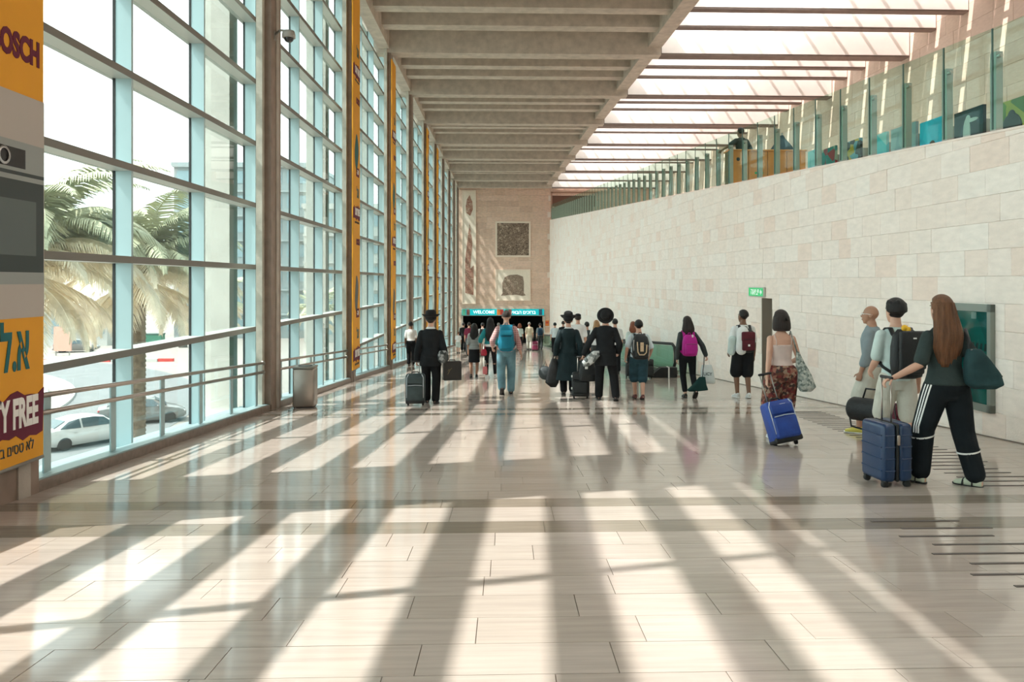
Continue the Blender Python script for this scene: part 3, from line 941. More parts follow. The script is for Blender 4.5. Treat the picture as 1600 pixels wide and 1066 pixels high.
MT = [(0.84, .120, .095, 0), (.90, .165, .112, -.012), (.96, .172, .118, -.018), (1.03, .158, .105, -.01), (1.10, .148, .098, 0), (1.20, .158, .106, .004), (1.30, .168, .116, .0), (1.38, .168, .102, -.006), (1.43, .138, .080, -.008), (1.465, .088, .066, -.008), (1.50, .060, .060, -.002), (1.55, .056, .058, .006)]
FT = [(0.84, .125, .10, 0), (.90, .172, .118, -.015), (.96, .170, .118, -.02), (1.03, .142, .098, -.008), (1.10, .124, .086, .002), (1.20, .135, .094, .006), (1.30, .152, .108, .008), (1.38, .148, .090, -.004), (1.43, .118, .070, -.008), (1.465, .078, .058, -.008), (1.50, .050, .052, -.002), (1.55, .047, .05, .006)]

class Fig:
    """joints of one figure, in metres, facing +Y, standing height scaled to H"""
    def __init__(s, H, sex='m', feet=None, hands=None, lean=0.0, side=0.0, head=(0, 0), girth=1.0, elbows=None, twist=0.0):
        s.k = k = H / 1.75
        s.sex = sex
        T = MT if sex == 'm' else FT
        feet = feet or ((-.10, .0, 0, 0, 0), (.10, 0, 0, 0, 0))
        s.T = T; s.g = girth
        s.lean = lean; s.side = side
        hx = .092
        s.ank = [V((f[0], f[1], .085 + f[2])) for f in feet]
        s.fp = [math.radians(f[3]) for f in feet]; s.fy = [math.radians(f[4]) for f in feet]
        drop = 0
        for i, sx in enumerate((-1, 1)):
            d = s.ank[i] - V((sx * hx, 0, 0))
            hmax = s.ank[i].z + math.sqrt(max(.05, (.845) ** 2 - d.x ** 2 - d.y ** 2))
            drop = max(drop, .915 - hmax)
        s.drop = drop
        s.hip = [V((sx * hx, 0, .915 - drop)) for sx in (-1, 1)]
        s.knee = []
        for i in range(2):
            kn, an = ik(s.hip[i], s.ank[i], .425, .425, (0.12 * (-1, 1)[i], 1, 0))
            s.knee.append(kn); s.ank[i] = an
        sw = .172 if sex == 'm' else .150
        sw *= (0.5 + 0.5 * girth)
        s.sh = [s.P((sx * sw, -.005, 1.385)) for sx in (-1, 1)]
        tw = math.radians(twist)
        s.sh = [V((p.x * math.cos(tw) - p.y * math.sin(tw), p.x * math.sin(tw) + p.y * math.cos(tw), p.z)) for p in s.sh]
        hands = hands or (None, None)
        s.wri = []; s.elb = []
        for i, sx in enumerate((-1, 1)):
            t = hands[i]
            t = s.sh[i] + V((sx * .055, .03, -.535)) if t is None else V(t)
            hint = (elbows[i] if elbows and elbows[i] else (sx * .35, -1, -.1))
            e, w_ = ik(s.sh[i], t, .285, .26, hint)
            s.elb.append(e); s.wri.append(w_)
        s.neck = s.P((0, .0, 1.50)); s.hc = s.P((0, .022, 1.640))
        s.hR = Matrix.Rotation(math.radians(head[0]), 3, 'Z') @ Matrix.Rotation(math.radians(head[1]), 3, 'X') @ Matrix.Diagonal((1.09, 1.07, 1.07))
    def P(s, p):
        x, y, z = p
        t = max(0, z - .92)
        return V((x + s.side * t, y + s.lean * t, z - s.drop))
    def ring(s, z, rx, ry, cy, inf=0.0):
        c = s.P((0, cy, z))
        return (c, V((rx * s.g + inf, 0, 0)), V((0, ry * s.g + inf, 0)))
    def torso(s, mb, z0, z1, inf=0.0, flare=0.0):
        T = s.T
        def at(z):
            for a, b in zip(T[:-1], T[1:]):
                if a[0] <= z <= b[0]:
                    t = (z - a[0]) / (b[0] - a[0])
                    return [a[j] + (b[j] - a[j]) * t for j in range(4)]
            return list(T[0] if z < T[0][0] else T[-1])
        zs = sorted(set([z0, z1] + [q[0] for q in T if z0 < q[0] < z1]))
        rs = []
        for z in zs:
            q = at(z)
            fl_ = inf + flare * max(0, (1.25 - z))
            rs.append(s.ring(z, q[1], q[2], q[3], fl_))
        mb.loft(rs, 20)
    def arm(s, mb, i, t0=0.0, t1=2.0, r=(.052, .040, .027), inf=0.0):
        """t 0..1 upper arm, 1..2 forearm"""
        A, E_, W = s.sh[i], s.elb[i], s.wri[i]
        f = .93 if s.sex == 'f' else 1.0
        r = [q * f + inf for q in r]
        if t0 < 1:
            b = min(1, t1)
            mb.capsule(A, A + (E_ - A) * b, r[0], r[0] + (r[1] - r[0]) * b, [(.3, 1.02)] if b > .4 else None)
        if t1 > 1:
            a = max(0, t0 - 1); b = t1 - 1
            mb.capsule(E_ + (W - E_) * a, E_ + (W - E_) * b, r[1] + (r[2] - r[1]) * a, r[1] + (r[2] - r[1]) * b, [(.3, 1.12)] if b > .5 else None)
    def leg(s, mb, i, t0=0.0, t1=2.0, r=(.088, .056, .037), inf=0.0, straight=False):
        A, K, N = s.hip[i] + V((0, -.008, 0)), s.knee[i], s.ank[i]
        g = 0.5 + 0.5 * s.g
        r = [q * g + inf for q in r]
        if t0 < 1:
            b = min(1, t1)
            mb.capsule(A, A + (K - A) * b, r[0], r[0] + (r[1] - r[0]) * b, [(.25, 1.04)] if b > .4 else None, 14)
        if t1 > 1:
            a = max(0, t0 - 1); b = t1 - 1
            C2 = V((0, -.012, 0)) if not straight else V()
            pa, pb = K + (N - K) * a, K + (N - K) * b
            mb.capsule(pa, pb, r[1] + (r[2] - r[1]) * a, r[1] + (r[2] - r[1]) * b, None if straight else [(.22, 1.12), (.45, 1.08)], 14)
    def foot(s, mb, i, inf=0.0, sole=False, length=.255):
        R = Matrix.Rotation(s.fy[i], 3, 'Z') @ Matrix.Rotation(s.fp[i], 3, 'X')
        A = s.ank[i]
        secs = [(-.055, .022, .030, -.045), (-.045, .033, .045, -.035), (0, .036, .052, -.030), (.06, .040, .042, -.045), (.12, .046, .028, -.056), (.165, .042, .020, -.063), (.19, .024, .014, -.068)]
        q = length / .255
        if sole:
            rs = []
            for y, rx, rz, cz in secs:
                rs.append((A + R @ V((0, y * q, -.078)), R @ V((rx * 1.0 + inf, 0, 0)), R @ V((0, 0, .010))))
            e = [(A + R @ V((0, -.062 * q, -.078)), R @ V((.016, 0, 0)), R @ V((0, 0, .009)))] + rs + [(A + R @ V((0, .203 * q, -.076)), R @ V((.014, 0, 0)), R @ V((0, 0, .008)))]
            mb.loft(e, 12)
        else:
            rs = [(A + R @ V((0, y * q, cz)), R @ V((rx + inf, 0, 0)), R @ V((0, 0, rz + inf))) for y, rx, rz, cz in secs]
            mb.loft(rs, 12)
    def hand(s, mb, i, curl=0.5, d=None, n=None, spread=0.0):
        W = s.wri[i]
        if d is None: d = (W - s.elb[i]).normalized()
        d = V(d).normalized()
        sx = (-1, 1)[i]
        n = V(n) if n is not None else V((-sx, 0, 0))
        n = (n - d * n.dot(d)).normalized()
        th = d.cross(n) * (1 if i == 0 else -1)
        th = th.normalized()                              # thumb side
        if th.y < 0 and abs(th.y) > .3 and abs(d.z) > .6: th = -th
        mb.loft([(W - d * .01, th * .024, n * .019), (W + d * .02, th * .030, n * .018), (W + d * .055, th * .040, n * .016), (W + d * .088, th * .041, n * .014), (W + d * .096, th * .036, n * .009)], 12)
        for k, (off, L) in enumerate(((.030, .072), (.0105, .080), (-.0095, .074), (-.029, .058))):
            p = W + d * .085 + th * off
            a = 0.12
            seg = (.45, .31, .24)
            dirv = (d + th * off * spread).normalized()
            for j in range(3):
                a += curl * (0.55, 0.85, 0.6)[j]
                q = p + (dirv * math.cos(a) + n * math.sin(a)) * (L * seg[j])
                mb.capsule(p, q, .0092 - .0008 * j, .0088 - .0009 * j, n=8)
                p = q
        p = W + d * .025 + th * .026
        v1 = (th * .75 + d * .65 + n * .25).normalized(); v2 = (th * .25 + d * .85 + n * (.25 + .5 * curl)).normalized()
        q = p + v1 * .042; mb.capsule(p, q, .0125, .0105, n=8)
        r = q + v2 * .030; mb.capsule(q, r, .0102, .0092, n=8)
        mb.capsule(r, r + (v2 + n * curl * .3).normalized() * .024, .0092, .0078, n=8)
    def headm(s, mb):
        R, c = s.hR, s.hc
        k = .95 if s.sex == 'f' else 1.0
        def fn(p):
            return 1.0 - 0.10 * max(0, -p.z) * (1 if p.y < 0.3 else .4) - .06 * max(0, p.y) * max(0, p.z)
        mb.ell(c + R @ V((0, -.012, .022)), (.076 * k, .096, .098), R, 18, 12, fn)
        mb.loft([(c + R @ V((0, .020, .01)), R @ V((.066 * k, 0, 0)), R @ V((0, .076, 0))), (c + R @ V((0, .028, -.05)), R @ V((.058 * k, 0, 0)), R @ V((0, .066, 0))), (c + R @ V((0, .040, -.09)), R @ V((.040 * k, 0, 0)), R @ V((0, .045, 0))), (c + R @ V((0, .055, -.112)), R @ V((.020, 0, 0)), R @ V((0, .022, 0)))], 14)
        mb.loft([(c + R @ V((0, .088, .018)), R @ V((.009, 0, 0)), R @ V((0, .010, 0))), (c + R @ V((0, .101, -.012)), R @ V((.013, 0, 0)), R @ V((0, .016, 0))), (c + R @ V((0, .097, -.030)), R @ V((.017, 0, 0)), R @ V((0, .014, 0)))], 8)
        for sx in (-1, 1):
            mb.ell(c + R @ V((sx * .077 * k, -.012, -.006)), (.011, .022, .033), R @ Matrix.Rotation(sx * .3, 3, 'Z'), 10, 7)
        mb.ell(c + R @ V((0, .092, -.058)), (.024, .010, .010), R, 10, 6)
        mb.capsule(s.neck + V((0, -.005, -.05)), c + R @ V((0, -.012, -.06)), .058 * k, .054 * k)

def make_person(label, loc, rz, fig, skin, top, bottom, shoes, hair, hat=None, curl=(.5, .5), hdir=(None, None), hn=(None, None), detail=True, group=None, foot_drop=True):
    """top: list of (name, kind, material, options); each garment is a child with its own surface"""
    s = fig
    t = thing('person', label, 'person', loc, (0, 0, rz), group)
    k = s.k
    t.scale = (k, k, k)
    vb, vc = (.0075, .011) if detail else (.013, .017)
    b = MB()
    s.torso(b, .84, 1.55)
    s.headm(b)
    for i in range(2):
        s.arm(b, i); s.hand(b, i, curl[i], hdir[i], hn[i])
        s.leg(b, i); s.foot(b, i)
    body = remeshed(b, 'body', skin, t, vb, 2, .45)
    if detail:
        R, c = s.hR, s.hc
        for sx in (-1, 1):
            q = MB(); q.ell(c + R @ V((sx * .031, .074, .012)), (.013, .010, .008), R, 10, 7); e = q.build('eye', mat('eye white', (.75, .73, .70), .3), t, True)
            q = MB(); q.ell(c + R @ V((sx * .031, .0815, .012)), (.006, .004, .006), R, 8, 6); q.build('iris', mat('dark iris', (.05, .03, .02), .2), e, True)
            q = MB(); q.rbox(c + R @ V((sx * .031, .082, .031)), (.030, .007, .006), .002, 1, R); q.build('eyebrow', hair[1] if hair else M_BLACK, t)
        q = MB(); q.ell(c + R @ V((0, .098, -.058)), (.021, .006, .005), R, 10, 6); q.build('mouth', mat('lips', (.42, .16, .14), .5), t, True)
    for (name, kind, m, o) in top + bottom:
        q = MB(); inf = o.get('inf', .012)
        if kind in ('shirt', 'coat'):
            z0 = o.get('z0', .93)
            if z0 < .84:
                s.torso(q, .86, o.get('z1', 1.475), inf)
                R2 = [s.ring(z, .172 + o.get('flare', .10) * (1.0 - z), .125 + o.get('flare', .10) * (1.0 - z), -.012, inf) for z in (z0, .5 * (z0 + .9), .92)]
                q.loft(R2, 22)
            else:
                s.torso(q, z0, o.get('z1', 1.475), inf, o.get('flare', 0.0))
            sl = o.get('sleeve', .6)
            if sl > 0:
                for i in range(2): s.arm(q, i, 0, sl, (.047, .045, .038) if sl > 1.2 else (.049, .055, .05), inf)
            if o.get('collar'):
                q.loft([(s.P((0, -.004, 1.45)), V((.085, 0, 0)), V((0, .078, 0))), (s.P((0, 0, 1.50)), V((.068, 0, 0)), V((0, .068, 0)))], 16)
        elif kind == 'tank':
            s.torso(q, o.get('z0', .96), 1.31, inf)
        elif kind in ('trousers', 'shorts'):
            s.torso(q, .80, o.get('z1', 1.03), inf + .004)
            tl = o.get('len', 1.9 if kind == 'trousers' else .85)
            w_ = o.get('r', (.095, .075, .066) if kind == 'trousers' else (.10, .105, .09))
            for i in range(2): s.leg(q, i, 0, tl, w_, inf, True)
        elif kind == 'skirt':
            z0 = o.get('z0', .55)
            R2 = [s.ring(z, .165 + .02 * (1 - z), .118 + .05 * (1 - z), -.012, inf) for z in (z0, .75, .92)] + [s.ring(1.03, .15, .105, -.01, inf)]
            q.loft(R2, 22)
        g = remeshed(q, name, m, t, o.get('vox', vc), o.get('it', 3), .5)
        if o.get('label'): g['label'] = o['label']
        if o.get('belt'):
            q = MB(); q.loft([s.ring(1.01, .160, .110, -.01, inf + .012), s.ring(1.045, .156, .106, -.008, inf + .012)], 22); q.build('belt', o['belt'], t, True)
    if kind_tank := [o for o in top if o[1] == 'tank']:
        q = MB()
        for sx in (-1, 1):
            q.tube([s.P((sx * .10, -.105, 1.30)), s.P((sx * .105, -.108, 1.37)), s.P((sx * .112, -.06, 1.445)), s.P((sx * .108, .04, 1.44)), s.P((sx * .095, .112, 1.32))], .006, 6)
        q.build('shoulder_strap', kind_tank[0][2], t, True)
    if shoes:
        for i in range(2):
            q = MB(); s.foot(q, i, .007 if shoes.get('kind') != 'sandal' else .004)
            if shoes.get('kind') == 'sandal':
                if shoes.get('sock'):
                    q = MB(); s.foot(q, i, .005); s.leg(q, i, 1.78, 2.0, (.09, .056, .037), .006); remeshed(q, 'sock', shoes['sock'], t, vc, 2)
                R = Matrix.Rotation(s.fy[i], 3, 'Z') @ Matrix.Rotation(s.fp[i], 3, 'X')
                q = MB()
                q.tube([s.ank[i] + R @ V((.052 * math.cos(a), .10, -.078 + .058 * math.sin(a))) for a in [PI * j / 8 for j in range(9)]], .010, 6)
                q.tube([s.ank[i] + R @ V((.048 * math.cos(a), .02, -.078 + .088 * math.sin(a))) for a in [PI * j / 8 for j in range(9)]], .007, 6)
                sh = q.build('sandal_strap', shoes['m'], t, True)
            else:
                if shoes.get('high'): s.leg(q, i, 1.86, 2.0, (.09, .056, .037), .012)
                sh = remeshed(q, 'shoe', shoes['m'], t, vc * .9, 2)
            q = MB(); s.foot(q, i, .010, True); q.build('sole', shoes['sole'], sh, True)
    R, c = s.hR, s.hc
    if hair:
        kind, hm = hair[0], hair[1]
        q = MB()
        def cap(p):
            f = 1.0
            if p.y > .25 and p.z < .45: f = .86 - .25 * max(0, -p.z)
            elif p.z < -.35: f = .82
            return f
        if kind != 'bald':
            big = {'short': .012, 'crop': .006, 'full': .022, 'long': .014, 'bob': .020}[kind]
            q.ell(c + R @ V((0, -.018, .026)), (.078 + big, .098 + big, .098 + big), R, 22, 14, cap)
            if kind == 'full':
                for j in range(26):
                    a = j * 2.4; zz = .02 + .09 * ((j * 7) % 10) / 10
                    q.ell(c + R @ V((.075 * math.cos(a), -.02 + .088 * math.sin(a) * (1 if math.sin(a) < 0 else .7), zz)), (.024, .024, .022), R, 8, 6)
        if kind == 'bob':
            q.loft([(c + R @ V((0, -.03, .05)), R @ V((.100, 0, 0)), R @ V((0, .098, 0))), (c + R @ V((0, -.035, -.03)), R @ V((.114, 0, 0)), R @ V((0, .092, 0))), (c + R @ V((0, -.038, -.10)), R @ V((.118, 0, 0)), R @ V((0, .086, 0))), (c + R @ V((0, -.045, -.135)), R @ V((.100, 0, 0)), R @ V((0, .07, 0)))], 22)
        if kind != 'bald':
            remeshed(q, 'hair', hm, t, .008 if detail else .014, 2)
        if kind == 'long':
            L = hair[2] if len(hair) > 2 else .42
            wv = hair[3] if len(hair) > 3 else 1.0
            q = MB(); n_ = 14; rs = []
            for j in range(n_):
                f = j / (n_ - 1)
                z = .07 - f * L
                w_ = (.085 + .045 * min(1, f * 2.2) * wv) * (1 - .50 * max(0, f - .72) / .28)
                dp = .085 * (1 - f) ** 1.3 + .028
                y = -.03 - .085 * min(1, f * 1.9) - s.lean * f * .2
                rs.append((c + V((math.sin(f * 5) * .010, y, z)), V((w_, 0, 0)), V((0, dp, 0))))
            q.loft(rs, 60, True, lambda a: 1 + .045 * math.sin(13 * a) + .03 * math.sin(23 * a + 1))
            q.build('hair_length', hm, t, True)
    if hat:
        hk, m = hat[0], hat[1]
        q = MB()
        if hk == 'fedora':
            tilt = R @ Matrix.Rotation(hat[2] if len(hat) > 2 else 0, 3, 'X') @ Matrix.Scale(1.13, 3)
            o = c + R @ V((0, -.012, .062))
            rs = []
            n_ = 28
            vs = []; fs = []
            prof = [(.088, .0), (.10, -.002), (.125, .004), (.150, .022), (.154, .030), (.125, .014), (.098, .010)]
            for r, h in prof:
                for j in range(n_):
                    a = 2 * PI * j / n_
                    up = (r - .09) / .07 * (.022 * abs(math.cos(a)) ** 2 + (-.022 if math.sin(a) > 0 else .018) * abs(math.sin(a)))
                    vs.append(o + tilt @ V((r * .96 * math.cos(a), r * 1.10 * math.sin(a), h + up)))
            for r_ in range(len(prof) - 1):
                for j in range(n_):
                    a, b_ = r_ * n_ + j, r_ * n_ + (j + 1) % n_
                    fs.append((a, b_, b_ + n_, a + n_))
            q.add(vs, fs); br = q.build('hat', m, t, True)
            q = MB()
            q.loft([(o + tilt @ V((0, 0, -.03)), tilt @ V((.090, 0, 0)), tilt @ V((0, .110, 0))), (o + tilt @ V((0, 0, .04)), tilt @ V((.090, 0, 0)), tilt @ V((0, .108, 0))), (o + tilt @ V((0, 0, .10)), tilt @ V((.078, 0, 0)), tilt @ V((0, .098, 0))), (o + tilt @ V((0, -.004, .118)), tilt @ V((.058, 0, 0)), tilt @ V((0, .078, 0))), (o + tilt @ V((0, -.004, .108)), tilt @ V((.025, 0, 0)), tilt @ V((0, .045, 0)))], 22)
            q.build('hat_crown', m, br, True)
            q = MB(); q.loft([(o + tilt @ V((0, 0, .002)), tilt @ V((.0925, 0, 0)), tilt @ V((0, .1125, 0))), (o + tilt @ V((0, 0, .034)), tilt @ V((.0925, 0, 0)), tilt @ V((0, .1115, 0)))], 22)
            q.build('hat_band', M_BLACK, br, True)
        elif hk == 'round':
            # broad round hat pushed to the back of the head
            tilt = R @ Matrix.Rotation(1.22, 3, 'X')
            o = c + R @ V((0, -.030, .035))
            q.lathe((0, 0, 0), [(.08, 0), (.125, -.004), (.150, -.006), (.153, .004), (.13, .010), (.09, .012)], 30)
            q.v = [o + tilt @ p for p in q.v]
            br = q.build('hat', m, t, True)
            q = MB(); q.lathe((0, 0, 0), [(.092, 0), (.091, .05), (.082, .085), (.05, .100), (.01, .102)], 26); q.v = [o + tilt @ p for p in q.v]; q.build('hat_crown', m, br, True)
        elif hk == 'kippah':
            q.ell(c + R @ V((0, -.035, .085)), (.085, .090, .052), R, 18, 8); q.build('skullcap', m, t, True)
    # the tailor's tape: floor falls away in front of the figure
    return t

def hold(t, p):
    """world point of a local (figure-scale) point"""
    return t.matrix_basis @ V(p)

SUIT = cloth('black suit cloth', (0.014, 0.016, 0.018), var=.2)
TROU = cloth('black trouser cloth', (0.012, 0.013, 0.015), var=.2)
COATM = cloth('blue-black overcoat cloth', (0.012, 0.026, 0.030), rough=.6, var=.2, bump=.8, bscale=6)
HATM = mat('black felt', (0.010, 0.010, 0.011), .9)
WSH = cloth('white cotton', (0.74, 0.75, 0.74), bump=.6)
MINT = cloth('mint cotton', (0.56, 0.66, 0.63), bump=.6)
PALEB = cloth('pale blue cotton', (0.66, 0.76, 0.80), bump=.6)
KHAKI = cloth('pale khaki', (0.56, 0.55, 0.48), bump=.5)
DENIM = cloth('faded jeans', (0.15, 0.28, 0.33), var=.35, scale=4)
DDEN = cloth('dark denim', (0.03, 0.07, 0.09), var=.3)
GREYS = cloth('grey shirt cloth', (0.24, 0.29, 0.31))
CHAR = cloth('charcoal green jersey', (0.035, 0.050, 0.048), var=.15)
TRACK = cloth('black track cloth', (0.010, 0.014, 0.017), var=.2, bump=.7, bscale=8)
DGREY = cloth('dark grey knit', (0.055, 0.065, 0.067))
PINKC = cloth('pale pink jersey', (0.62, 0.50, 0.46), bump=.3)
PLAID = striped('pink plaid', (0.62, 0.36, 0.34), (0.48, 0.20, 0.20), 22, 2, .6, (0.70, 0.52, 0.50))
GSTR = striped('grey striped jersey', (0.36, 0.38, 0.37), (0.16, 0.18, 0.18), 38, 2, .55)
HAREM = patterned('red patterned cotton', [(0.10, 0.02, 0.02), (0.20, 0.035, 0.03), (0.05, 0.03, 0.025), (0.28, 0.12, 0.08), (0.13, 0.05, 0.03), (0.32, 0.22, 0.15)], 26)
TEAL = cloth('teal cloth', (0.02, 0.20, 0.22))
CREAM = cloth('cream cotton', (0.62, 0.54, 0.40))
MAROONC = cloth('maroon cloth', (0.20, 0.03, 0.06))
H_BLK = hair_m('black hair', (0.008, 0.007, 0.007)); H_DBR = hair_m('dark brown hair', (0.022, 0.013, 0.010))
H_BRN = hair_m('chestnut hair', (0.16, 0.068, 0.030)); H_GRY = hair_m('grey stubble', (0.25, 0.23, 0.21)); H_RED = hair_m('reddish hair', (0.22, 0.07, 0.035)); H_BLD = hair_m('fair hair', (0.42, 0.24, 0.11))
LEA = mat('black shoe leather', (0.012, 0.012, 0.012), .35)
SH_BLK = {'m': LEA, 'sole': M_RUBBER}
SH_WHT = {'m': mat('white trainer', (.70, .72, .72), .6), 'sole': mat('white sole', (.75, .78, .78), .6)}
SANDAL = {'kind': 'sandal', 'm': M_RUBBER, 'sole': M_RUBBER}

def put(px, py): return fl(px, py)
def F(*a): return a
# foot tuples: (x, y, lift, pitch, yaw)
PEOPLE = {}
def P(key, label, px, py, rz, fig, *a, **k):
    p = put(px, py) if not isinstance(px, V) else px
    PEOPLE[key] = make_person(label, p, rz, fig, *a, **k)
    return PEOPLE[key]

P('hat_case', 'man in black suit and fedora walking off with dark trolley and carton', 673, 630, 0,
  Fig(1.70, 'm', ((-.085, .10, 0, 4, 6), (.105, -.12, .01, -8, -8)), ((-.27, -.03, .86), (.30, .02, .86)), girth=1.06),
  skin_m('fair'), [('jacket', 'coat', SUIT, {'z0': .74, 'flare': .06, 'sleeve': 1.95, 'inf': .02}), ('collar', 'shirt', WSH, {'z0': 1.44, 'z1': 1.515, 'sleeve': 0, 'inf': .014})],
  [('trousers', 'trousers', TROU, {'len': 1.97})], SH_BLK, ('short', H_BLK), ('fedora', HATM), curl=(.95, .95))
P('white_shirt', 'man in white shirt and black trousers far along the glass wall', 642, 572, 0,
  Fig(1.66, 'm', ((-.09, .08, 0, 0, 0), (.09, -.08, 0, 0, 0)), None),
  skin_m('brown'), [('shirt', 'shirt', WSH, {'sleeve': .8, 'z0': .97})], [('trousers', 'trousers', TROU, {})], SH_BLK, ('short', H_BLK), detail=False)
P('stripe_woman', 'woman with long black hair, grey striped top and black skirt', 741, 590, 0,
  Fig(1.55, 'f', ((-.10, -.08, .02, -14, 0), (.07, .10, 0, 0, 0)), None),
  skin_m('tan'), [('top', 'shirt', GSTR, {'z0': .93, 'sleeve': .9, 'inf': .025})], [('skirt', 'skirt', TROU, {'z0': .50, 'z1': 1.0})], SH_BLK, ('long', H_BLK, .46), detail=False)
P('teal_woman', 'woman in teal wrap and black leggings with black hair and white shoes', 766, 591, 0,
  Fig(1.72, 'f', ((-.10, -.02, 0, 0, -18), (.14, .18, 0, 0, 0)), ((-.30, .05, .95), None)),
  skin_m('tan'), [('wrap', 'shirt', TEAL, {'z0': 1.0, 'sleeve': 1.3, 'inf': .03}), ('shirt_hem', 'shirt', WSH, {'z0': .93, 'z1': 1.02, 'sleeve': 0, 'inf': .022})],
  [('leggings', 'trousers', TROU, {'r': (.085, .056, .04), 'inf': .006})], SH_WHT, ('long', H_BLK, .62, 1.2), detail=False)
P('plaid_man', 'man in pink plaid shirt and faded jeans walking down the middle', 791, 616, 0,
  Fig(1.80, 'm', ((-.09, -.22, .075, -42, 0), (.10, .05, 0, 0, 0)), ((-.29, .10, .98), (.31, .0, .86))),
  skin_m('fair'), [('shirt', 'shirt', PLAID, {'sleeve': 1.5, 'z0': .90, 'inf': .018})], [('jeans', 'trousers', DENIM, {'len': 1.95, 'r': (.097, .08, .07)})], SH_BLK, ('crop', H_DBR))
P('coat_man', 'man in long dark overcoat and black fedora among the suitcases', 888, 616, 0,
  Fig(1.70, 'm', ((-.11, -.10, .015, -14, 0), (.10, .14, 0, 0, 0)), ((-.28, -.02, .90), (.28, -.05, .88)), girth=1.04),
  skin_m('fair'), [('overcoat', 'coat', COATM, {'z0': .33, 'flare': .17, 'sleeve': 1.97, 'inf': .024}), ('collar', 'shirt', WSH, {'z0': 1.45, 'z1': 1.505, 'sleeve': 0, 'inf': .012})],
  [('trousers', 'trousers', TROU, {'len': 1.97})], SH_BLK, ('short', H_BLK), ('fedora', HATM, .25), curl=(.9, .9))
P('round_hat_man', 'man in black suit with broad round hat on back of head', 946, 626, -.12,
  Fig(1.76, 'm', ((-.13, .16, 0, 0, 8), (.20, -.14, .03, -20, -6)), ((-.42, -.02, .92), (.26, .12, .95)), girth=1.08, lean=-.03),
  skin_m('fair'), [('jacket', 'coat', SUIT, {'z0': .70, 'flare': .05, 'sleeve': 1.95, 'inf': .02, 'collar': True})],
  [('trousers', 'trousers', TROU, {'len': 1.97})], SH_BLK, ('short', H_BLK), ('round', HATM), curl=(.9, .7))
P('boy', 'boy in pale blue shirt and dark denim shorts pulling black cases', 998, 624, 0,
  Fig(1.58, 'm', ((-.06, .12, 0, 0, 0), (.07, -.12, .02, -12, 0)), ((-.30, -.02, .93), (.26, .10, .95)), girth=1.02),
  skin_m('fair'), [('tee', 'shirt', PALEB, {'sleeve': .8, 'z0': .93, 'inf': .022})], [('shorts', 'shorts', DDEN, {'len': 1.12, 'r': (.105, .10, .09)})], {'m': mat('maroon slip-on', (.12, .03, .03), .6), 'sole': M_RUBBER}, ('short', H_BLK), curl=(.9, .4))
P('magenta_girl', 'woman with long dark hair and dark grey jacket, one foot lifted', 1074, 622, 0,
  Fig(1.65, 'f', ((-.04, .02, 0, 0, 0), (.13, -.20, .10, -38, 0)), ((-.22, .02, .86), (.40, -.02, .93)), lean=.02),
  skin_m('fair'), [('jacket', 'shirt', DGREY, {'sleeve': 1.95, 'z0': .98, 'inf': .016})], [('trousers', 'trousers', TROU, {'len': 1.8, 'r': (.09, .062, .048), 'inf': .008})], {'m': mat('dark pump', (.03, .025, .02), .5), 'sole': M_RUBBER}, ('long', H_DBR, .42), curl=(.6, .9))
P('shorts_man', 'man in white tee and black shorts beside the door niche', 1161, 622, 0,
  Fig(1.78, 'm', ((-.10, .05, 0, 0, 10), (.10, -.06, .01, -10, -8)), ((-.25, .14, .92), None), head=(28, 0), girth=1.05),
  skin_m('brown'), [('tee', 'shirt', WSH, {'sleeve': .75, 'z0': .93, 'inf': .02})], [('shorts', 'shorts', TROU, {'len': .98, 'r': (.108, .112, .10)})], SH_WHT, ('short', H_BLK))
P('camisole', 'woman with dark bob, pale pink camisole and red patterned trousers', 1221, 686, 0,
  Fig(1.65, 'f', ((-.12, -.02, 0, 0, 0), (.13, .20, 0, 0, 0)), ((-.22, -.06, .80), (.18, .22, 1.02)), lean=.02, girth=1.02),
  skin_m('fair'), [('camisole', 'tank', PINKC, {'z0': .98, 'inf': .010})], [('harem_trousers', 'trousers', HAREM, {'len': 1.75, 'r': (.115, .115, .065), 'inf': .016})], SH_WHT, ('bob', H_DBR), curl=(.95, .6))
P('old_man', 'balding man in glasses and grey shirt turned toward the glass wall', 1362, 677, .95,
  Fig(1.72, 'm', ((-.10, .14, 0, 0, 0), (.10, -.10, 0, 0, 0)), ((-.24, .10, .85), (.25, .12, .86)), head=(8, 0), girth=1.08),
  skin_m('tan'), [('shirt', 'shirt', GREYS, {'sleeve': 1.5, 'z0': .93, 'inf': .02, 'collar': True})], [('shorts', 'shorts', KHAKI, {'len': .98, 'r': (.105, .112, .10)})], {'m': mat('yellow and white trainer', (.62, .55, .10), .6), 'sole': mat('white sole', (.75, .78, .78), .6)}, ('bald', H_GRY), curl=(.9, .9))
P('khaki_boy', 'young man in mint tee and pale khaki shorts with tousled black hair', 1401, 724, .0,
  Fig(1.72, 'm', ((-.10, .16, 0, 0, 0), (.17, -.12, .01, -10, -25)), ((-.16, .26, .98), (.27, .06, .86)), head=(10, 0), lean=.03, girth=.92),
  skin_m('fair'), [('tee', 'shirt', MINT, {'sleeve': .8, 'z0': .90, 'inf': .014})], [('shorts', 'shorts', KHAKI, {'len': .95, 'r': (.10, .098, .088), 'inf': .008})], SANDAL, ('full', H_BLK), curl=(.6, .9))
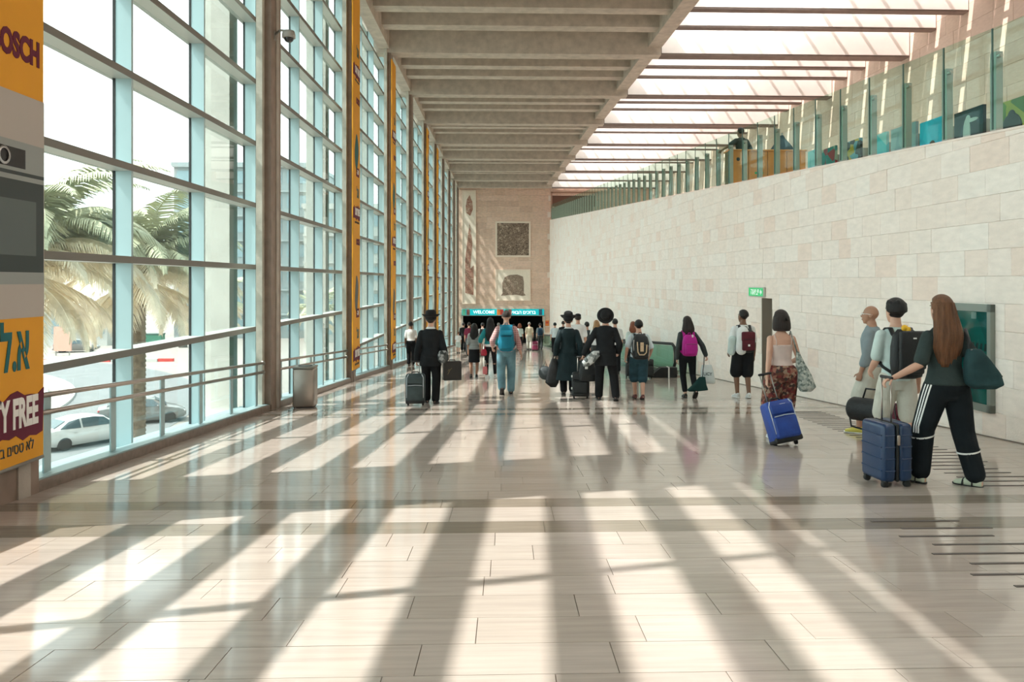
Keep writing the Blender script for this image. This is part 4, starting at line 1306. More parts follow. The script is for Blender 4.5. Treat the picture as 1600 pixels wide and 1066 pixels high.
P('track_girl', 'woman with very long chestnut hair, dark tee and striped track trousers', 1478, 756, .06,
  Fig(1.72, 'f', ((-.22, .06, 0, 0, 25), (.20, -.14, 0, 0, 35)), ((-.50, .02, 1.00), (.26, .16, 1.00)), lean=.04, side=-.03, girth=1.06, elbows=((-.3, -.4, -1), None)),
  skin_m('fair'), [('tee', 'shirt', CHAR, {'sleeve': .85, 'z0': .94, 'inf': .018, 'flare': .03})],
  [('track_trousers', 'trousers', TRACK, {'len': 1.92, 'r': (.105, .085, .072), 'inf': .014})], {'kind': 'sandal', 'm': M_RUBBER, 'sole': M_RUBBER, 'sock': mat('pale green sock', (.60, .66, .52), .9)}, ('long', H_BRN, .60, 1.15), curl=(.9, .6), hdir=((-.9, .1, -.3), None), hn=((0, -.2, -1), None))
# ------------------------------------------------------------------ luggage
def rot_to(d):
    return V(d).to_track_quat('Z', 'Y').to_matrix()
def backpack(key, label, m, m2=None, w=.30, h=.46, d=.17, zc=1.22, strap=None, style=''):
    per = PEOPLE[key]; 
    t = thing('backpack', label, 'backpack', per.location, per.rotation_euler)
    t.scale = per.scale
    y0 = -.145
    strap = strap or m
    b = MB()
    rs = []
    for f, ww, dd in ((0, .55, .55), (.05, .88, .85), (.3, 1, 1), (.65, .96, .9), (.88, .80, .72), (1, .45, .4)):
        rs.append((V((0, y0 - d * dd / 2, zc - h / 2 + h * f)), V((w / 2 * ww, 0, 0)), V((0, d / 2 * dd, 0))))
    # squarish cross-section
    b.loft(rs, 28, True, lambda a: 1 / max(abs(math.cos(a)), abs(math.sin(a))) ** .62)
    b.build('main_compartment', m, t, True)
    b = MB(); b.rbox((0, y0 - d - .012, zc - h * .14), (w * .74, .07, h * .50), .03, 3); pk = b.build('front_pocket', m2 or m, t, True)
    b = MB(); b.tube([(-w * .33, y0 - d - .047, zc + h * .08), (0, y0 - d - .05, zc + h * .095), (w * .33, y0 - d - .047, zc + h * .08)], .005, 6); b.build('zip', M_BLACK, pk)
    for sx in (-1, 1):
        b = MB(); X = sx * .105
        path = [(X, y0 - .01, zc + h * .36), (X, -.13, 1.40), (X * 1.02, -.075, 1.468), (X, .02, 1.462), (X * 1.05, .115, 1.38), (X * 1.2, .145, 1.25), (X * 1.5, .09, 1.10), (X * 1.55, -.05, 1.04), (X * 1.2, y0 - .02, zc - h * .40)]
        rs = []
        for i, p in enumerate(path):
            q = V(path[min(i + 1, len(path) - 1)]) - V(path[max(i - 1, 0)])
            q.normalize(); n = V((1, 0, 0)) - q * q.x; n.normalize()
            rs.append((V(p), n * .028, q.cross(n) * .009))
        b.loft(rs, 10); b.build('shoulder_strap', strap, t, True)
    b = MB(); b.tube([(-.03, y0 - .03, zc + h / 2 - .01), (-.02, y0 - .03, zc + h / 2 + .035), (.02, y0 - .03, zc + h / 2 + .035), (.03, y0 - .03, zc + h / 2 - .01)], .008, 6); b.build('haul_loop', strap, t, True)
    return t, (y0 - d, zc, h, w)

NYL = mat('black nylon', (0.013, 0.015, 0.016), .6, var=.2, bump=.3, bscale=40)
BLUEN = cloth('teal blue nylon', (0.015, 0.20, 0.30), rough=.5, var=.15)
BLUEL = cloth('bright blue nylon', (0.03, 0.32, 0.48), rough=.45, var=.2)
MAG = cloth('magenta nylon', (0.42, 0.02, 0.24), rough=.55, var=.15)
MARO = cloth('maroon nylon', (0.10, 0.018, 0.028), rough=.6, var=.15)
t, (yb, zc, h, w_) = backpack('plaid_man', 'teal blue backpack on the man in pink plaid', BLUEN, BLUEN, .33, .56, .20, 1.20)
b = MB(); b.rbox((0, yb - .02, zc + h * .22), (.25, .06, .10), .025, 3); b.build('lid_pocket', BLUEL, t, True)
t, (yb, zc, h, w_) = backpack('boy', 'black backpack with a beige looped panel on the boy', NYL, NYL, .38, .56, .20, 1.19)
BEI = mat('beige print', (.62, .46, .30), .7)
b = MB(); yy = yb - .052
pts = [(-.10, yy, zc + .12), (-.085, yy, zc - .10), (-.05, yy, zc - .16), (.05, yy, zc - .16), (.10, yy, zc - .11), (.11, yy, zc + .06)]
b.tube(pts, .014, 6); b.build('beige_trim', BEI, t, True)
b = MB(); b.rbox((.005, yy + .004, zc + .01), (.075, .012, .20), .004, 1); b.build('badge', BEI, t)
text('TOTTO', .036, M_BLACK, t, Matrix.Translation((.005, yy - .004, zc + .01)) @ Matrix.Rotation(-PI / 2, 4, 'Y') @ Matrix.Rotation(PI / 2, 4, 'X') if False else Matrix.Translation((.005, yy - .006, zc + .01)) @ Matrix.Rotation(PI / 2, 4, 'X') @ Matrix.Rotation(PI / 2, 4, 'Z'), 'print') if False else None
for sx, zz in ((-.16, .02), (.165, -.1)):
    b = MB(); b.tube([(sx, yb + .03, zc + zz + .14), (sx * 1.05, yb + .02, zc + zz), (sx, yb + .03, zc + zz - .1)], .006, 6); b.build('piping', M_WHITE, t, True)
t, (yb, zc, h, w_) = backpack('magenta_girl', 'magenta backpack under the long dark hair', MAG, MAG, .34, .46, .19, 1.16)
b = MB(); b.rbox((.03, yb - .01, zc + h * .46), (.035, .02, .06), .01, 2); b.build('hang_tag', M_WHITE, t, True)
t, (yb, zc, h, w_) = backpack('shorts_man', 'maroon and black backpack on the man in white tee', NYL, MARO, .34, .48, .19, 1.17)
b = MB(); b.rbox((0, yb - .005, zc + h * .18), (.27, .09, .20), .035, 3); b.build('upper_pocket', MARO, t, True)
b = MB(); b.box((0, yb - .053, zc - .08), (.04, .004, .04)); b.build('label_patch', M_WHITE, t)
t, (yb, zc, h, w_) = backpack('khaki_boy', 'black laptop backpack with a yellow tag at its top loop', NYL, NYL, .35, .52, .15, 1.20)
b = MB(); b.rbox((0, yb - .035, zc + h * .10), (.28, .05, .40), .03, 3); b.build('front_panel', NYL, t, True)
b = MB(); b.box((.01, yb - .062, zc + h * .34), (.035, .004, .014)); b.build('label_patch', M_WHITE, t)
b = MB(); b.ell((-.03, yb + .07, zc + h * .53), (.035, .03, .035)); b.ell((.0, yb + .05, zc + h * .50), (.025, .025, .03)); b.build('yellow_tag', mat('yellow tag', (.80, .45, .02), .6), t, True)

def trolley(label, loc, rz, tilt, w, d, h, m, style='soft', handle=.45, trim=None, roll=0.0, cat='suitcase', wheels=2, name='suitcase'):
    t = thing(name, label, cat, loc, (0, 0, 0))
    t.rotation_euler = (Matrix.Rotation(rz, 3, 'Z') @ Matrix.Rotation(roll, 3, 'Y') @ Matrix.Rotation(tilt, 3, 'X')).to_euler()
    z0 = .055
    if style == 'hard':
        for sy in (-1, 1):
            b = MB()
            b.rbox((0, sy * (d * .27), z0 + h / 2), (w, d * .46, h), .045, 4)
            sh = b.build('shell', m, t, True)
            for k in range(1, 5):
                q = MB(); q.rbox((0, sy * (d * .50), z0 + h * k / 5), (w * .86, .012, .012), .004, 1); q.build('rib', m, sh)
                for sx in (-1, 1):
                    q = MB(); q.rbox((sx * w * .5, sy * d * .27, z0 + h * k / 5), (.010, d * .34, .010), .003, 1); q.build('rib', m, sh)
        b = MB(); b.rbox((0, 0, z0 + h / 2), (w * .985, d * .10, h * .99), .03, 3); b.build('zip_band', M_BLACK, t, True)
        b = MB(); b.rbox((-w * .5, 0, z0 + h * .72), (.014, .03, .09), .005, 2); b.build('lock', M_STEEL, t, True)
    else:
        b = MB(); b.rbox((0, 0, z0 + h / 2), (w, d, h), .05, 4); b.build('shell', m, t, True)
        b = MB(); b.rbox((0, -d / 2 - .012, z0 + h * .34), (w * .84, .06, h * .50), .028, 3); pk = b.build('front_pocket', m, t, True)
        b = MB(); b.rbox((0, -d / 2 - .006, z0 + h * .78), (w * .80, .05, h * .26), .024, 3); b.build('upper_pocket', m, t, True)
        for sx in (-1, 1):
            b = MB(); x = sx * w * .42
            b.tube([(x, -d / 2 - .010, z0 + .10), (x, -d / 2 - .012, z0 + h * .5), (x, -d / 2 - .006, z0 + h - .07), (x * .8, -d / 2 + .01, z0 + h - .01)], .007, 6); b.build('piping', trim or M_BLACK, t, True)
        b = MB(); b.tube([(-w * .36, -d / 2 - .042, z0 + h * .60), (0, -d / 2 - .045, z0 + h * .615), (w * .36, -d / 2 - .042, z0 + h * .60)], .005, 6); b.build('zip', trim or M_BLACK, pk)
        b = MB(); b.rbox((0, 0, z0 + .025), (w * .98, d * .98, .07), .02, 2); b.build('base_plate', M_BLACK, t, True)
        b = MB(); b.tube([(-.07, -.0, z0 + h), (-.05, 0, z0 + h + .03), (.05, 0, z0 + h + .03), (.07, 0, z0 + h)], .010, 6); b.build('carry_handle', M_BLACK, t, True)
    sp = [(-1, 1), (1, 1)] + ([(-1, -1), (1, -1)] if wheels == 4 else [])
    for sx, sy in sp:
        b = MB(); b.lathe((sx * w * .38, sy * d * .36 * (1 if wheels == 4 else .6), .032), [(.012, -.018), (.030, -.016), (.032, 0), (.030, .016), (.012, .018)], 14, 'x'); b.rbox((sx * w * .38, sy * d * .36 * (1 if wheels == 4 else .6), .062), (.05, .05, .03), .008, 1); b.build('wheel', M_RUBBER, t, True)
    if handle:
        for sx in (-1, 1):
            b = MB(); b.tube([(sx * .07, d * .28 if style != 'hard' else 0, z0 + h - .05), (sx * .07, d * .28 if style != 'hard' else 0, z0 + h + handle)], .008, 8); b.build('handle_rod', M_STEEL if style == 'hard' else M_STEEL2, t, True)
        b = MB(); b.rbox((0, d * .28 if style != 'hard' else 0, z0 + h + handle), (.18, .03, .03), .012, 2); b.build('grip', M_BLACK, t, True)
    return t

GSLATE = mat('slate green suitcase cloth', (0.035, 0.055, 0.058), .6, var=.2, bump=.2, bscale=60)
RBLUE = mat('royal blue suitcase cloth', (0.012, 0.055, 0.30), .45, var=.2, bump=.2, bscale=50)
NAVY = mat('navy hard shell', (0.008, 0.035, 0.10), .3, spec=.6)
SILV = mat('silver piping', (.55, .60, .66), .4)
trolley('slate trolley case pulled by the man in the fedora at the glass side', put(649, 634), .05, -.06, .36, .22, .54, GSLATE, 'soft', .22, SILV)
t = trolley('royal blue suitcase with silver piping pulled by the woman in camisole', put(1231, 697), .10, -.32, .36, .24, .50, RBLUE, 'soft', .36, SILV, -.16)
b = MB(); b.rbox((.02, -.145, .49), (.075, .006, .022), .002, 1); b.build('badge', M_WHITE, t)
t = trolley('navy hard-shell suitcase standing on four wheels beside the striped trousers', put(1385, 756), PI / 2 + .12, 0, .36, .30, .53, NAVY, 'hard', .40, None, 0, 'suitcase', 4)
trolley('maroon suitcase pulled behind the youth in khaki shorts', put(1419, 700), -.10, -.35, .34, .22, .46, MARO, 'soft', .30)
t = trolley('black trolley case with white clips beside the overcoat hem', put(907, 623), -.15, -.18, .36, .24, .48, NYL, 'soft', .32)
for zz in (.20, .44):
    b = MB(); b.rbox((-.17, -.12, zz), (.03, .03, .05), .01, 1); b.build('clip', M_WHITE, t)
trolley('small black suitcase standing left of the boy in denim shorts', put(984, 590), 0, -.08, .24, .2, .36, NYL, 'soft', .18)
trolley('black suitcase standing right of the boy in denim shorts', put(1011, 592), 0, -.08, .36, .24, .50, NYL, 'soft', 0)
trolley('maroon trolley case rolled by a far traveller below the teal sign', put(836, 549), 0, -.1, .40, .24, .55, mat('raspberry case', (.22, .02, .07), .5), 'soft', .5, M_WHITE)

# carried things
def bag(name, label, cat, loc, rings, m, vox=.012, it=4, rz=0, n=20, sq=.5):
    t = thing(name, label, cat, loc, (0, 0, rz))
    b = MB(); b.loft([(V(c), V((a, 0, 0)), V((0, d, 0))) for c, a, d in rings], n, True, lambda a: 1 / max(abs(math.cos(a)), abs(math.sin(a))) ** sq)
    remeshed(b, 'body', m, t, vox, it)
    return t
def strap(t, pts, r, m, name='strap'):
    b = MB(); b.tube(pts, r, 8); return b.build(name, m, t, True)

pm = PEOPLE['hat_case'].location
w0 = pm + V((.31, .0, .80))
t = thing('carton', 'flat black carton held upright by the man in the fedora', 'box', w0 + V((.10, .02, -.36)), (0, 0, .25))
b = MB(); b.rbox((0, 0, .18), (.34, .16, .36), .006, 1); b.build('box', mat('black carton', (.016, .016, .015), .45), t)
b = MB(); b.tube([(-.06, 0, .36), (-.05, 0, .39), (.05, 0, .39), (.06, 0, .36)], .008, 6); b.build('handle', M_BLACK, t, True)
b = MB(); b.tube([(-.10, -.082, .12), (-.06, -.084, .20), (-.02, -.082, .24)], .004, 5); b.tube([(-.10, -.082, .18), (-.07, -.084, .22)], .004, 5); b.build('gold_stroke', mat('dull gold print', (.22, .17, .08), .5), t)
t = bag('wrapped_hat', 'clear wrapped round parcel tucked above the black carton', 'parcel', w0 + V((-.07, -.10, -.02)), [((0, 0, 0), .05, .03), ((0, 0, .06), .10, .05), ((0, 0, .16), .11, .06), ((0, 0, .24), .06, .03)], patterned('crinkled wrap', [(.05, .06, .06), (.12, .13, .13), (.35, .36, .36), (.03, .035, .035)], 18, .3))
pc = PEOPLE['coat_man'].location
t = bag('garment_bag', 'limp black bag hanging from the left hand of the overcoat man', 'bag', pc + V((-.33, -.06, .16)), [((0, 0, 0), .06, .03), ((-.03, 0, .10), .15, .06), ((0, 0, .40), .12, .06), ((.02, 0, .62), .06, .035)], NYL)
strap(t, [(-.02, 0, .60), (.01, 0, .69), (.05, 0, .70), (.05, 0, .60)], .010, NYL)
t = thing('hat_box', 'round grey hat box carried at the far left of the overcoat', 'box', pc + V((-.50, .06, .34)))
b = MB(); b.lathe((0, 0, .12), [(.02, -.09), (.135, -.09), (.14, -.08), (.14, .08), (.135, .09), (.02, .09)], 24, 'y'); b.build('drum', mat('grey card', (.07, .085, .09), .6), t, True)
b = MB(); b.lathe((0, -.055, .12), [(.143, -.02), (.147, -.015), (.147, .03), (.143, .035)], 24, 'y'); b.build('lid_rim', M_BLACK, t, True)
strap(t, [(-.05, 0, .25), (0, 0, .36), (.05, 0, .25)], .006, M_BLACK)
t = bag('tote_bag', 'black tote riding on top of the black trolley case', 'bag', put(913, 623) + V((.05, -.02, .36)), [((0, 0, 0), .17, .10), ((.02, 0, .14), .19, .11), ((.01, 0, .32), .15, .07), ((0, 0, .44), .12, .03)], NYL)
strap(t, [(-.08, 0, .42), (-.05, .02, .54), (.05, .02, .54), (.08, 0, .42)], .010, NYL)
b = MB(); b.rbox((-.02, -.105, .28), (.06, .01, .05), .01, 1); b.build('white_tag', M_WHITE, t)
pr = PEOPLE['round_hat_man'].location
t = bag('plastic_parcel', 'crumpled silver plastic parcel under the arm beside the round hat', 'parcel', pr + V((-.30, -.16, .70)), [((-.10, 0, 0), .06, .04), ((-.06, 0, .08), .13, .06), ((.04, 0, .20), .13, .06), ((.10, 0, .30), .06, .04)], patterned('crumpled silver plastic', [(.10, .12, .12), (.45, .48, .48), (.62, .66, .66), (.20, .23, .23)], 16, .25))
# on the old man
po = PEOPLE['old_man'].location
t = thing('duffel_bag', 'black and maroon duffel bag hanging low from the old man', 'bag', fl(1360, 690) + V((.02, .0, .24)), (0, 0, -.95))
b = MB(); b.lathe((0, 0, .15), [(.03, -.30), (.12, -.29), (.15, -.25), (.15, .12), (.14, .14)], 20, 'x'); remeshed(b, 'body', NYL, t, .012, 3)
b = MB(); b.lathe((.10, 0, .15), [(.15, .0), (.153, .02), (.15, .16), (.11, .21), (.03, .22)], 20, 'x'); b.build('maroon_end', mat('maroon vinyl', (.17, .015, .04), .45), t, True)
strap(t, [(-.24, 0, .28), (-.30, -.02, .10), (-.26, -.03, -.08), (-.05, -.05, -.10)], .012, NYL)
strap(t, [(-.12, 0, .29), (-.08, 0, .42), (.08, 0, .42), (.12, 0, .29)], .012, NYL, 'handle')
b = MB(); b.box((.24, -.135, .15), (.012, .004, .03)); b.build('label_patch', M_WHITE, t)
t = thing('glasses', 'white framed glasses on the balding man', 'glasses', po, PEOPLE['old_man'].rotation_euler); t.scale = PEOPLE['old_man'].scale
f_ = Fig(1.72, 'm', ((-.10, .14, 0, 0, 0), (.10, -.10, 0, 0, 0)), None, head=(8, 0), girth=1.08)
for sx in (-1, 1):
    b = MB(); b.tube([f_.hc + f_.hR @ V((sx * (.032 + .026 * math.cos(a)), .098, .012 + .018 * math.sin(a))) for a in [2 * PI * j / 12 for j in range(13)]], .0035, 6); b.build('rim', M_WHITE, t, True)
    b = MB(); b.tube([f_.hc + f_.hR @ V(p) for p in ((sx * .058, .096, .016), (sx * .082, .03, .016), (sx * .084, -.03, .006))], .0035, 6); b.build('temple', M_WHITE, t, True)
b = MB(); b.tube([f_.hc + f_.hR @ V(p) for p in ((-.008, .100, .016), (0, .104, .018), (.008, .100, .016))], .003, 6); b.build('bridge', M_WHITE, t, True)
# tote of the woman in track trousers
pt = PEOPLE['track_girl'].location
SLT = cloth('dark teal bag cloth', (0.025, 0.060, 0.065), var=.25, bump=.8, bscale=7)
t = bag('shoulder_bag', 'slouchy dark teal bag slung from the right shoulder of the track-trousered woman', 'bag', pt + V((.22, -.17, .88)), [((.03, 0, .02), .10, .05), ((.03, 0, .06), .165, .09), ((.01, 0, .16), .155, .09), ((-.03, 0, .28), .11, .07), ((-.06, 0, .38), .06, .035)], SLT, .011, 4, -.1)
strap(t, [(-.10, .0, .34), (-.08, .05, .46), (-.05, .17, .54), (.0, .26, .46), (.10, .18, .28), (.20, .04, .12)], .016, NYL)
b = MB(); b.lathe((-.09, -.03, .36), [(.012, -.004), (.018, 0), (.012, .004)], 10, 'y'); b.build('ring', M_STEEL, t, True)
# white stripes of the track trousers: three down each outer leg, one ring at the shin
f_ = Fig(1.72, 'f', ((-.22, .06, 0, 0, 25), (.20, -.14, 0, 0, 35)), ((-.50, .02, 1.00), (.26, .16, 1.00)), lean=.04, side=-.03, girth=1.06)
per = PEOPLE['track_girl']
tr = [c for c in per.children if c.name.startswith('track_trousers')][0]
from mathutils.bvhtree import BVHTree
bv = BVHTree.FromObject(tr, bpy.context.evaluated_depsgraph_get())
for j in range(3):
    b = MB(); pts = []
    for k in range(22):
        f = k / 21
        A = f_.hip[0].lerp(f_.knee[0], min(1, f * 1.12)) if f < .9 else f_.knee[0].lerp(f_.ank[0], (f - .9) * 1.5)
        dirv = V((-1, -.42 + .30 * (j - 1) , 0)).normalized()
        hit = bv.ray_cast(A + dirv * .5 + V((0, 0, .03)), -dirv)
        if hit[0]: pts.append((hit[0], hit[1]))
    vs = []; fs = []
    for k, (p, n) in enumerate(pts):
        d = (pts[min(k + 1, len(pts) - 1)][0] - pts[max(k - 1, 0)][0]).normalized(); s_ = n.cross(d).normalized() * .0075
        vs += [p + n * .003 + s_, p + n * .003 - s_]
    fs = [(2 * k, 2 * k + 1, 2 * k + 3, 2 * k + 2) for k in range(len(pts) - 1)]
    b.add(vs, fs); b.build('white_stripe', M_WHITE, tr, True, False)
for i, tt in ((1, .42), (0, .16)):
    b = MB(); vs = []; n_ = 24
    A = f_.knee[i].lerp(f_.ank[i], tt)
    ok = True
    for k in range(n_):
        a = 2 * PI * k / n_
        dirv = V((math.cos(a), math.sin(a), 0))
        hit = bv.ray_cast(A + dirv * .115, -dirv)
        if hit[0] is None: ok = False; break
        for dz in (-.008, .008): vs.append(hit[0] + hit[1] * .003 + V((0, 0, dz + .02 * math.cos(a))))
    if ok:
        b.add(vs, [(2 * k, 2 * k + 1, (2 * k + 3) % (2 * n_), (2 * k + 2) % (2 * n_)) for k in range(n_)]); b.build('white_stripe', M_WHITE, tr, True, False)
# net bag of the woman in the camisole
pcx = PEOPLE['camisole'].location
NETM = patterned('patterned net bag cloth', [(.42, .46, .42), (.16, .20, .18), (.30, .35, .32), (.52, .55, .50)], 34)
t = bag('net_bag', 'grey patterned net bag hanging from the shoulder of the camisole woman', 'bag', pcx + V((.27, -.05, .62)), [((.03, 0, 0), .07, .04), ((.04, 0, .06), .12, .07), ((.0, 0, .22), .10, .06), ((-.05, 0, .40), .05, .03), ((-.08, 0, .52), .02, .015)], NETM, .011, 3)
strap(t, [(-.08, 0, .50), (-.13, .0, .66), (-.16, .03, .775), (-.14, .11, .72), (-.08, .10, .55), (-.05, .03, .38)], .010, NETM)
# bags of the girl with the magenta pack
pg = PEOPLE['magenta_girl'].location
t = thing('shopping_bag', 'white plastic shopping bag printed with dark letters, swinging by the lifted foot', 'bag', pg + V((.42, -.03, .30)), (0, 0, -.15))
b = MB(); b.loft([(V((0, 0, 0)), V((.13, 0, 0)), V((0, .05, 0))), (V((0, 0, .05)), V((.145, 0, 0)), V((0, .06, 0))), (V((-.02, 0, .26)), V((.13, 0, 0)), V((0, .045, 0))), (V((-.03, 0, .38)), V((.10, 0, 0)), V((0, .02, 0)))], 20, True, lambda a: 1 / max(abs(math.cos(a)), abs(math.sin(a))) ** .6)
remeshed(b, 'body', mat('white plastic', (.66, .72, .72), .4), t, .010, 3)
strap(t, [(-.08, 0, .36), (-.07, 0, .50), (-.03, 0, .56), (.01, 0, .50), (.03, 0, .36)], .006, M_WHITE, 'handle')
text('LICY', .085, mat('dark print', (.04, .07, .08), .6), t, Matrix.Translation((-.015, -.075, .20)) @ Matrix.Rotation(PI / 2, 4, 'X'), 'lettering', offset=.001)
t = bag('sack', 'dark green folded bag hanging low behind the dark-haired girl', 'bag', pg + V((.18, -.20, .16)), [((-.12, 0, 0), .08, .03), ((-.02, 0, .03), .22, .07), ((.02, 0, .14), .14, .07), ((.08, 0, .30), .06, .035)], cloth('dark green bag cloth', (.012, .045, .042)), .011)
strap(t, [(.08, 0, .29), (.09, 0, .42), (.12, .04, .55), (.14, .10, .72)], .008, NYL)
# white neck cushions of the man in black shorts
ps = PEOPLE['shorts_man'].location
for k, (dx, dz, r, lb) in enumerate(((-.11, .95, .115, 'white rolled pillow hung at the left side of the maroon backpack'), (-.27, .90, .085, 'pale folded pillow under the arm beside the white rolled pillow'))):
    t = thing('pillow', lb, 'pillow', ps + V((dx, -.24 + .14 * k, dz)))
    b = MB(); b.capsule((0, 0, .06), (.03, 0, .42 - .12 * k), r * .95, r, n=16); remeshed(b, 'cover', WSH if k == 0 else MINT, t, .012, 4)
    strap(t, [(0, -r, .02), (.05, -r * 1.02, .10), (.06, -r * .95, .20)], .007, SILV)
# small bags of the pair by the striped top
pw = PEOPLE['teal_woman'].location
t = bag('handbag', 'small red handbag between the striped top and the black leggings', 'bag', pw + V((-.18, -.18, .66)), [((0, 0, 0), .07, .04), ((0, 0, .04), .09, .06), ((0, 0, .14), .085, .05), ((0, 0, .19), .05, .03)], mat('red leather', (.35, .01, .03), .4))
strap(t, [(-.05, 0, .17), (-.02, 0, .34), (.02, 0, .34), (.05, 0, .17)], .008, mat('red leather', (.35, .01, .03), .4))
t = bag('gift_bag', 'small coral paper bag low beside the white shoes', 'bag', pw + V((-.15, -.06, .12)), [((0, 0, 0), .06, .04), ((0, 0, .10), .07, .045), ((0, 0, .22), .06, .03)], mat('coral paper', (.60, .16, .17), .6))
strap(t, [(-.04, 0, .21), (-.01, 0, .40), (.01, 0, .40), (.04, 0, .21)], .005, M_WHITE)
# ------------------------------------------------------------------ hall fixtures
# hand rails along the glass, one length per bay
def rail_bay(i, label):
    c0, c1 = COLS[i] + (0.36 if i != 3 else 0.25), COLS[i + 1] - 0.36
    t = thing('handrail', label, 'handrail', (-4.22, c0, zf(c0)), group='handrails along the glass wall')
    L = c1 - c0
    def q(y, z): return V((0, y, -SL * y + z))
    for z in (.84, .68):
        b = MB(); b.tube([q(0.02, z), q(L - .02, z)], .024, 10); b.build('rail', M_STEEL, t, True)
    n = 6
    for k in range(n):
        y = .45 + (L - .7) * k / (n - 1)
        b = MB(); b.span((-.04, y - .055, -SL * y + .12), (-.024, y + .055, -SL * y + .86)); b.build('post', M_FRAME, t)
    for z in (.84, .68):
        for y in (0.0, L):
            b = MB(); b.lathe(q(y, z), [(.04, -.008), (.04, .008)], 14, 'y'); b.build('bracket', M_STEEL2, t, True)
names = {2: 'handrail end left of the near orange banner', 3: 'nearest full handrail, between the orange banner and the security camera column', 4: 'handrail behind the steel bin', 5: 'handrail of the bay between the two tall orange banners', 6: 'handrail just past the second tall banner', 7: 'handrail beside the man in white shirt', 8: 'handrail of the bay after the white-shirted man', 9: 'second last visible handrail toward the end wall', 10: 'last visible handrail toward the end wall'}
for i in range(2, 11): rail_bay(i, names[i])

# steel bin
t = thing('litter_bin', 'brushed steel litter bin beside the column with the camera', 'bin', put(477, 636), (0, 0, .05))
b = MB(); b.rbox((0, 0, .37), (.38, .38, .70), .03, 3); b.build('casing', M_STEEL, t, True)
b = MB(); b.rbox((0, 0, .735), (.39, .39, .04), .015, 2); b.build('lid', M_STEEL2, t, True)
b = MB(); b.lathe((0, 0, .757), [(.13, -.01), (.13, .004), (.10, .004), (.10, -.01)], 20); b.build('opening_ring', M_BLACK, t, True)
b = MB(); b.span((-.17, -.17, 0), (.17, .17, .03)); b.build('plinth', M_BLACK, t)

# security camera on the column
t = thing('security_camera', 'dome security camera on a short arm high on the second column', 'camera', (-4.12, 13.85, 5.86))
b = MB(); b.tube([(0, 0, 0), (.10, -.03, .07), (.24, -.05, .05)], .022, 8); b.build('arm', M_STEEL2, t, True)
b = MB(); b.rbox((0, 0, -.02), (.02, .12, .16), .006, 1); b.build('wall_plate', M_STEEL2, t)
b = MB(); b.lathe((.26, -.05, -.04), [(.02, .10), (.10, .09), (.115, .03), (.115, -.03), (.105, -.035)], 20); b.build('housing', mat('grey plastic', (.36, .34, .31), .5), t, True)
b = MB(); b.ell((.26, -.05, -.08), (.085, .085, .075)); b.build('dome', mat('smoked dome', (.03, .03, .03), .08), t, True)

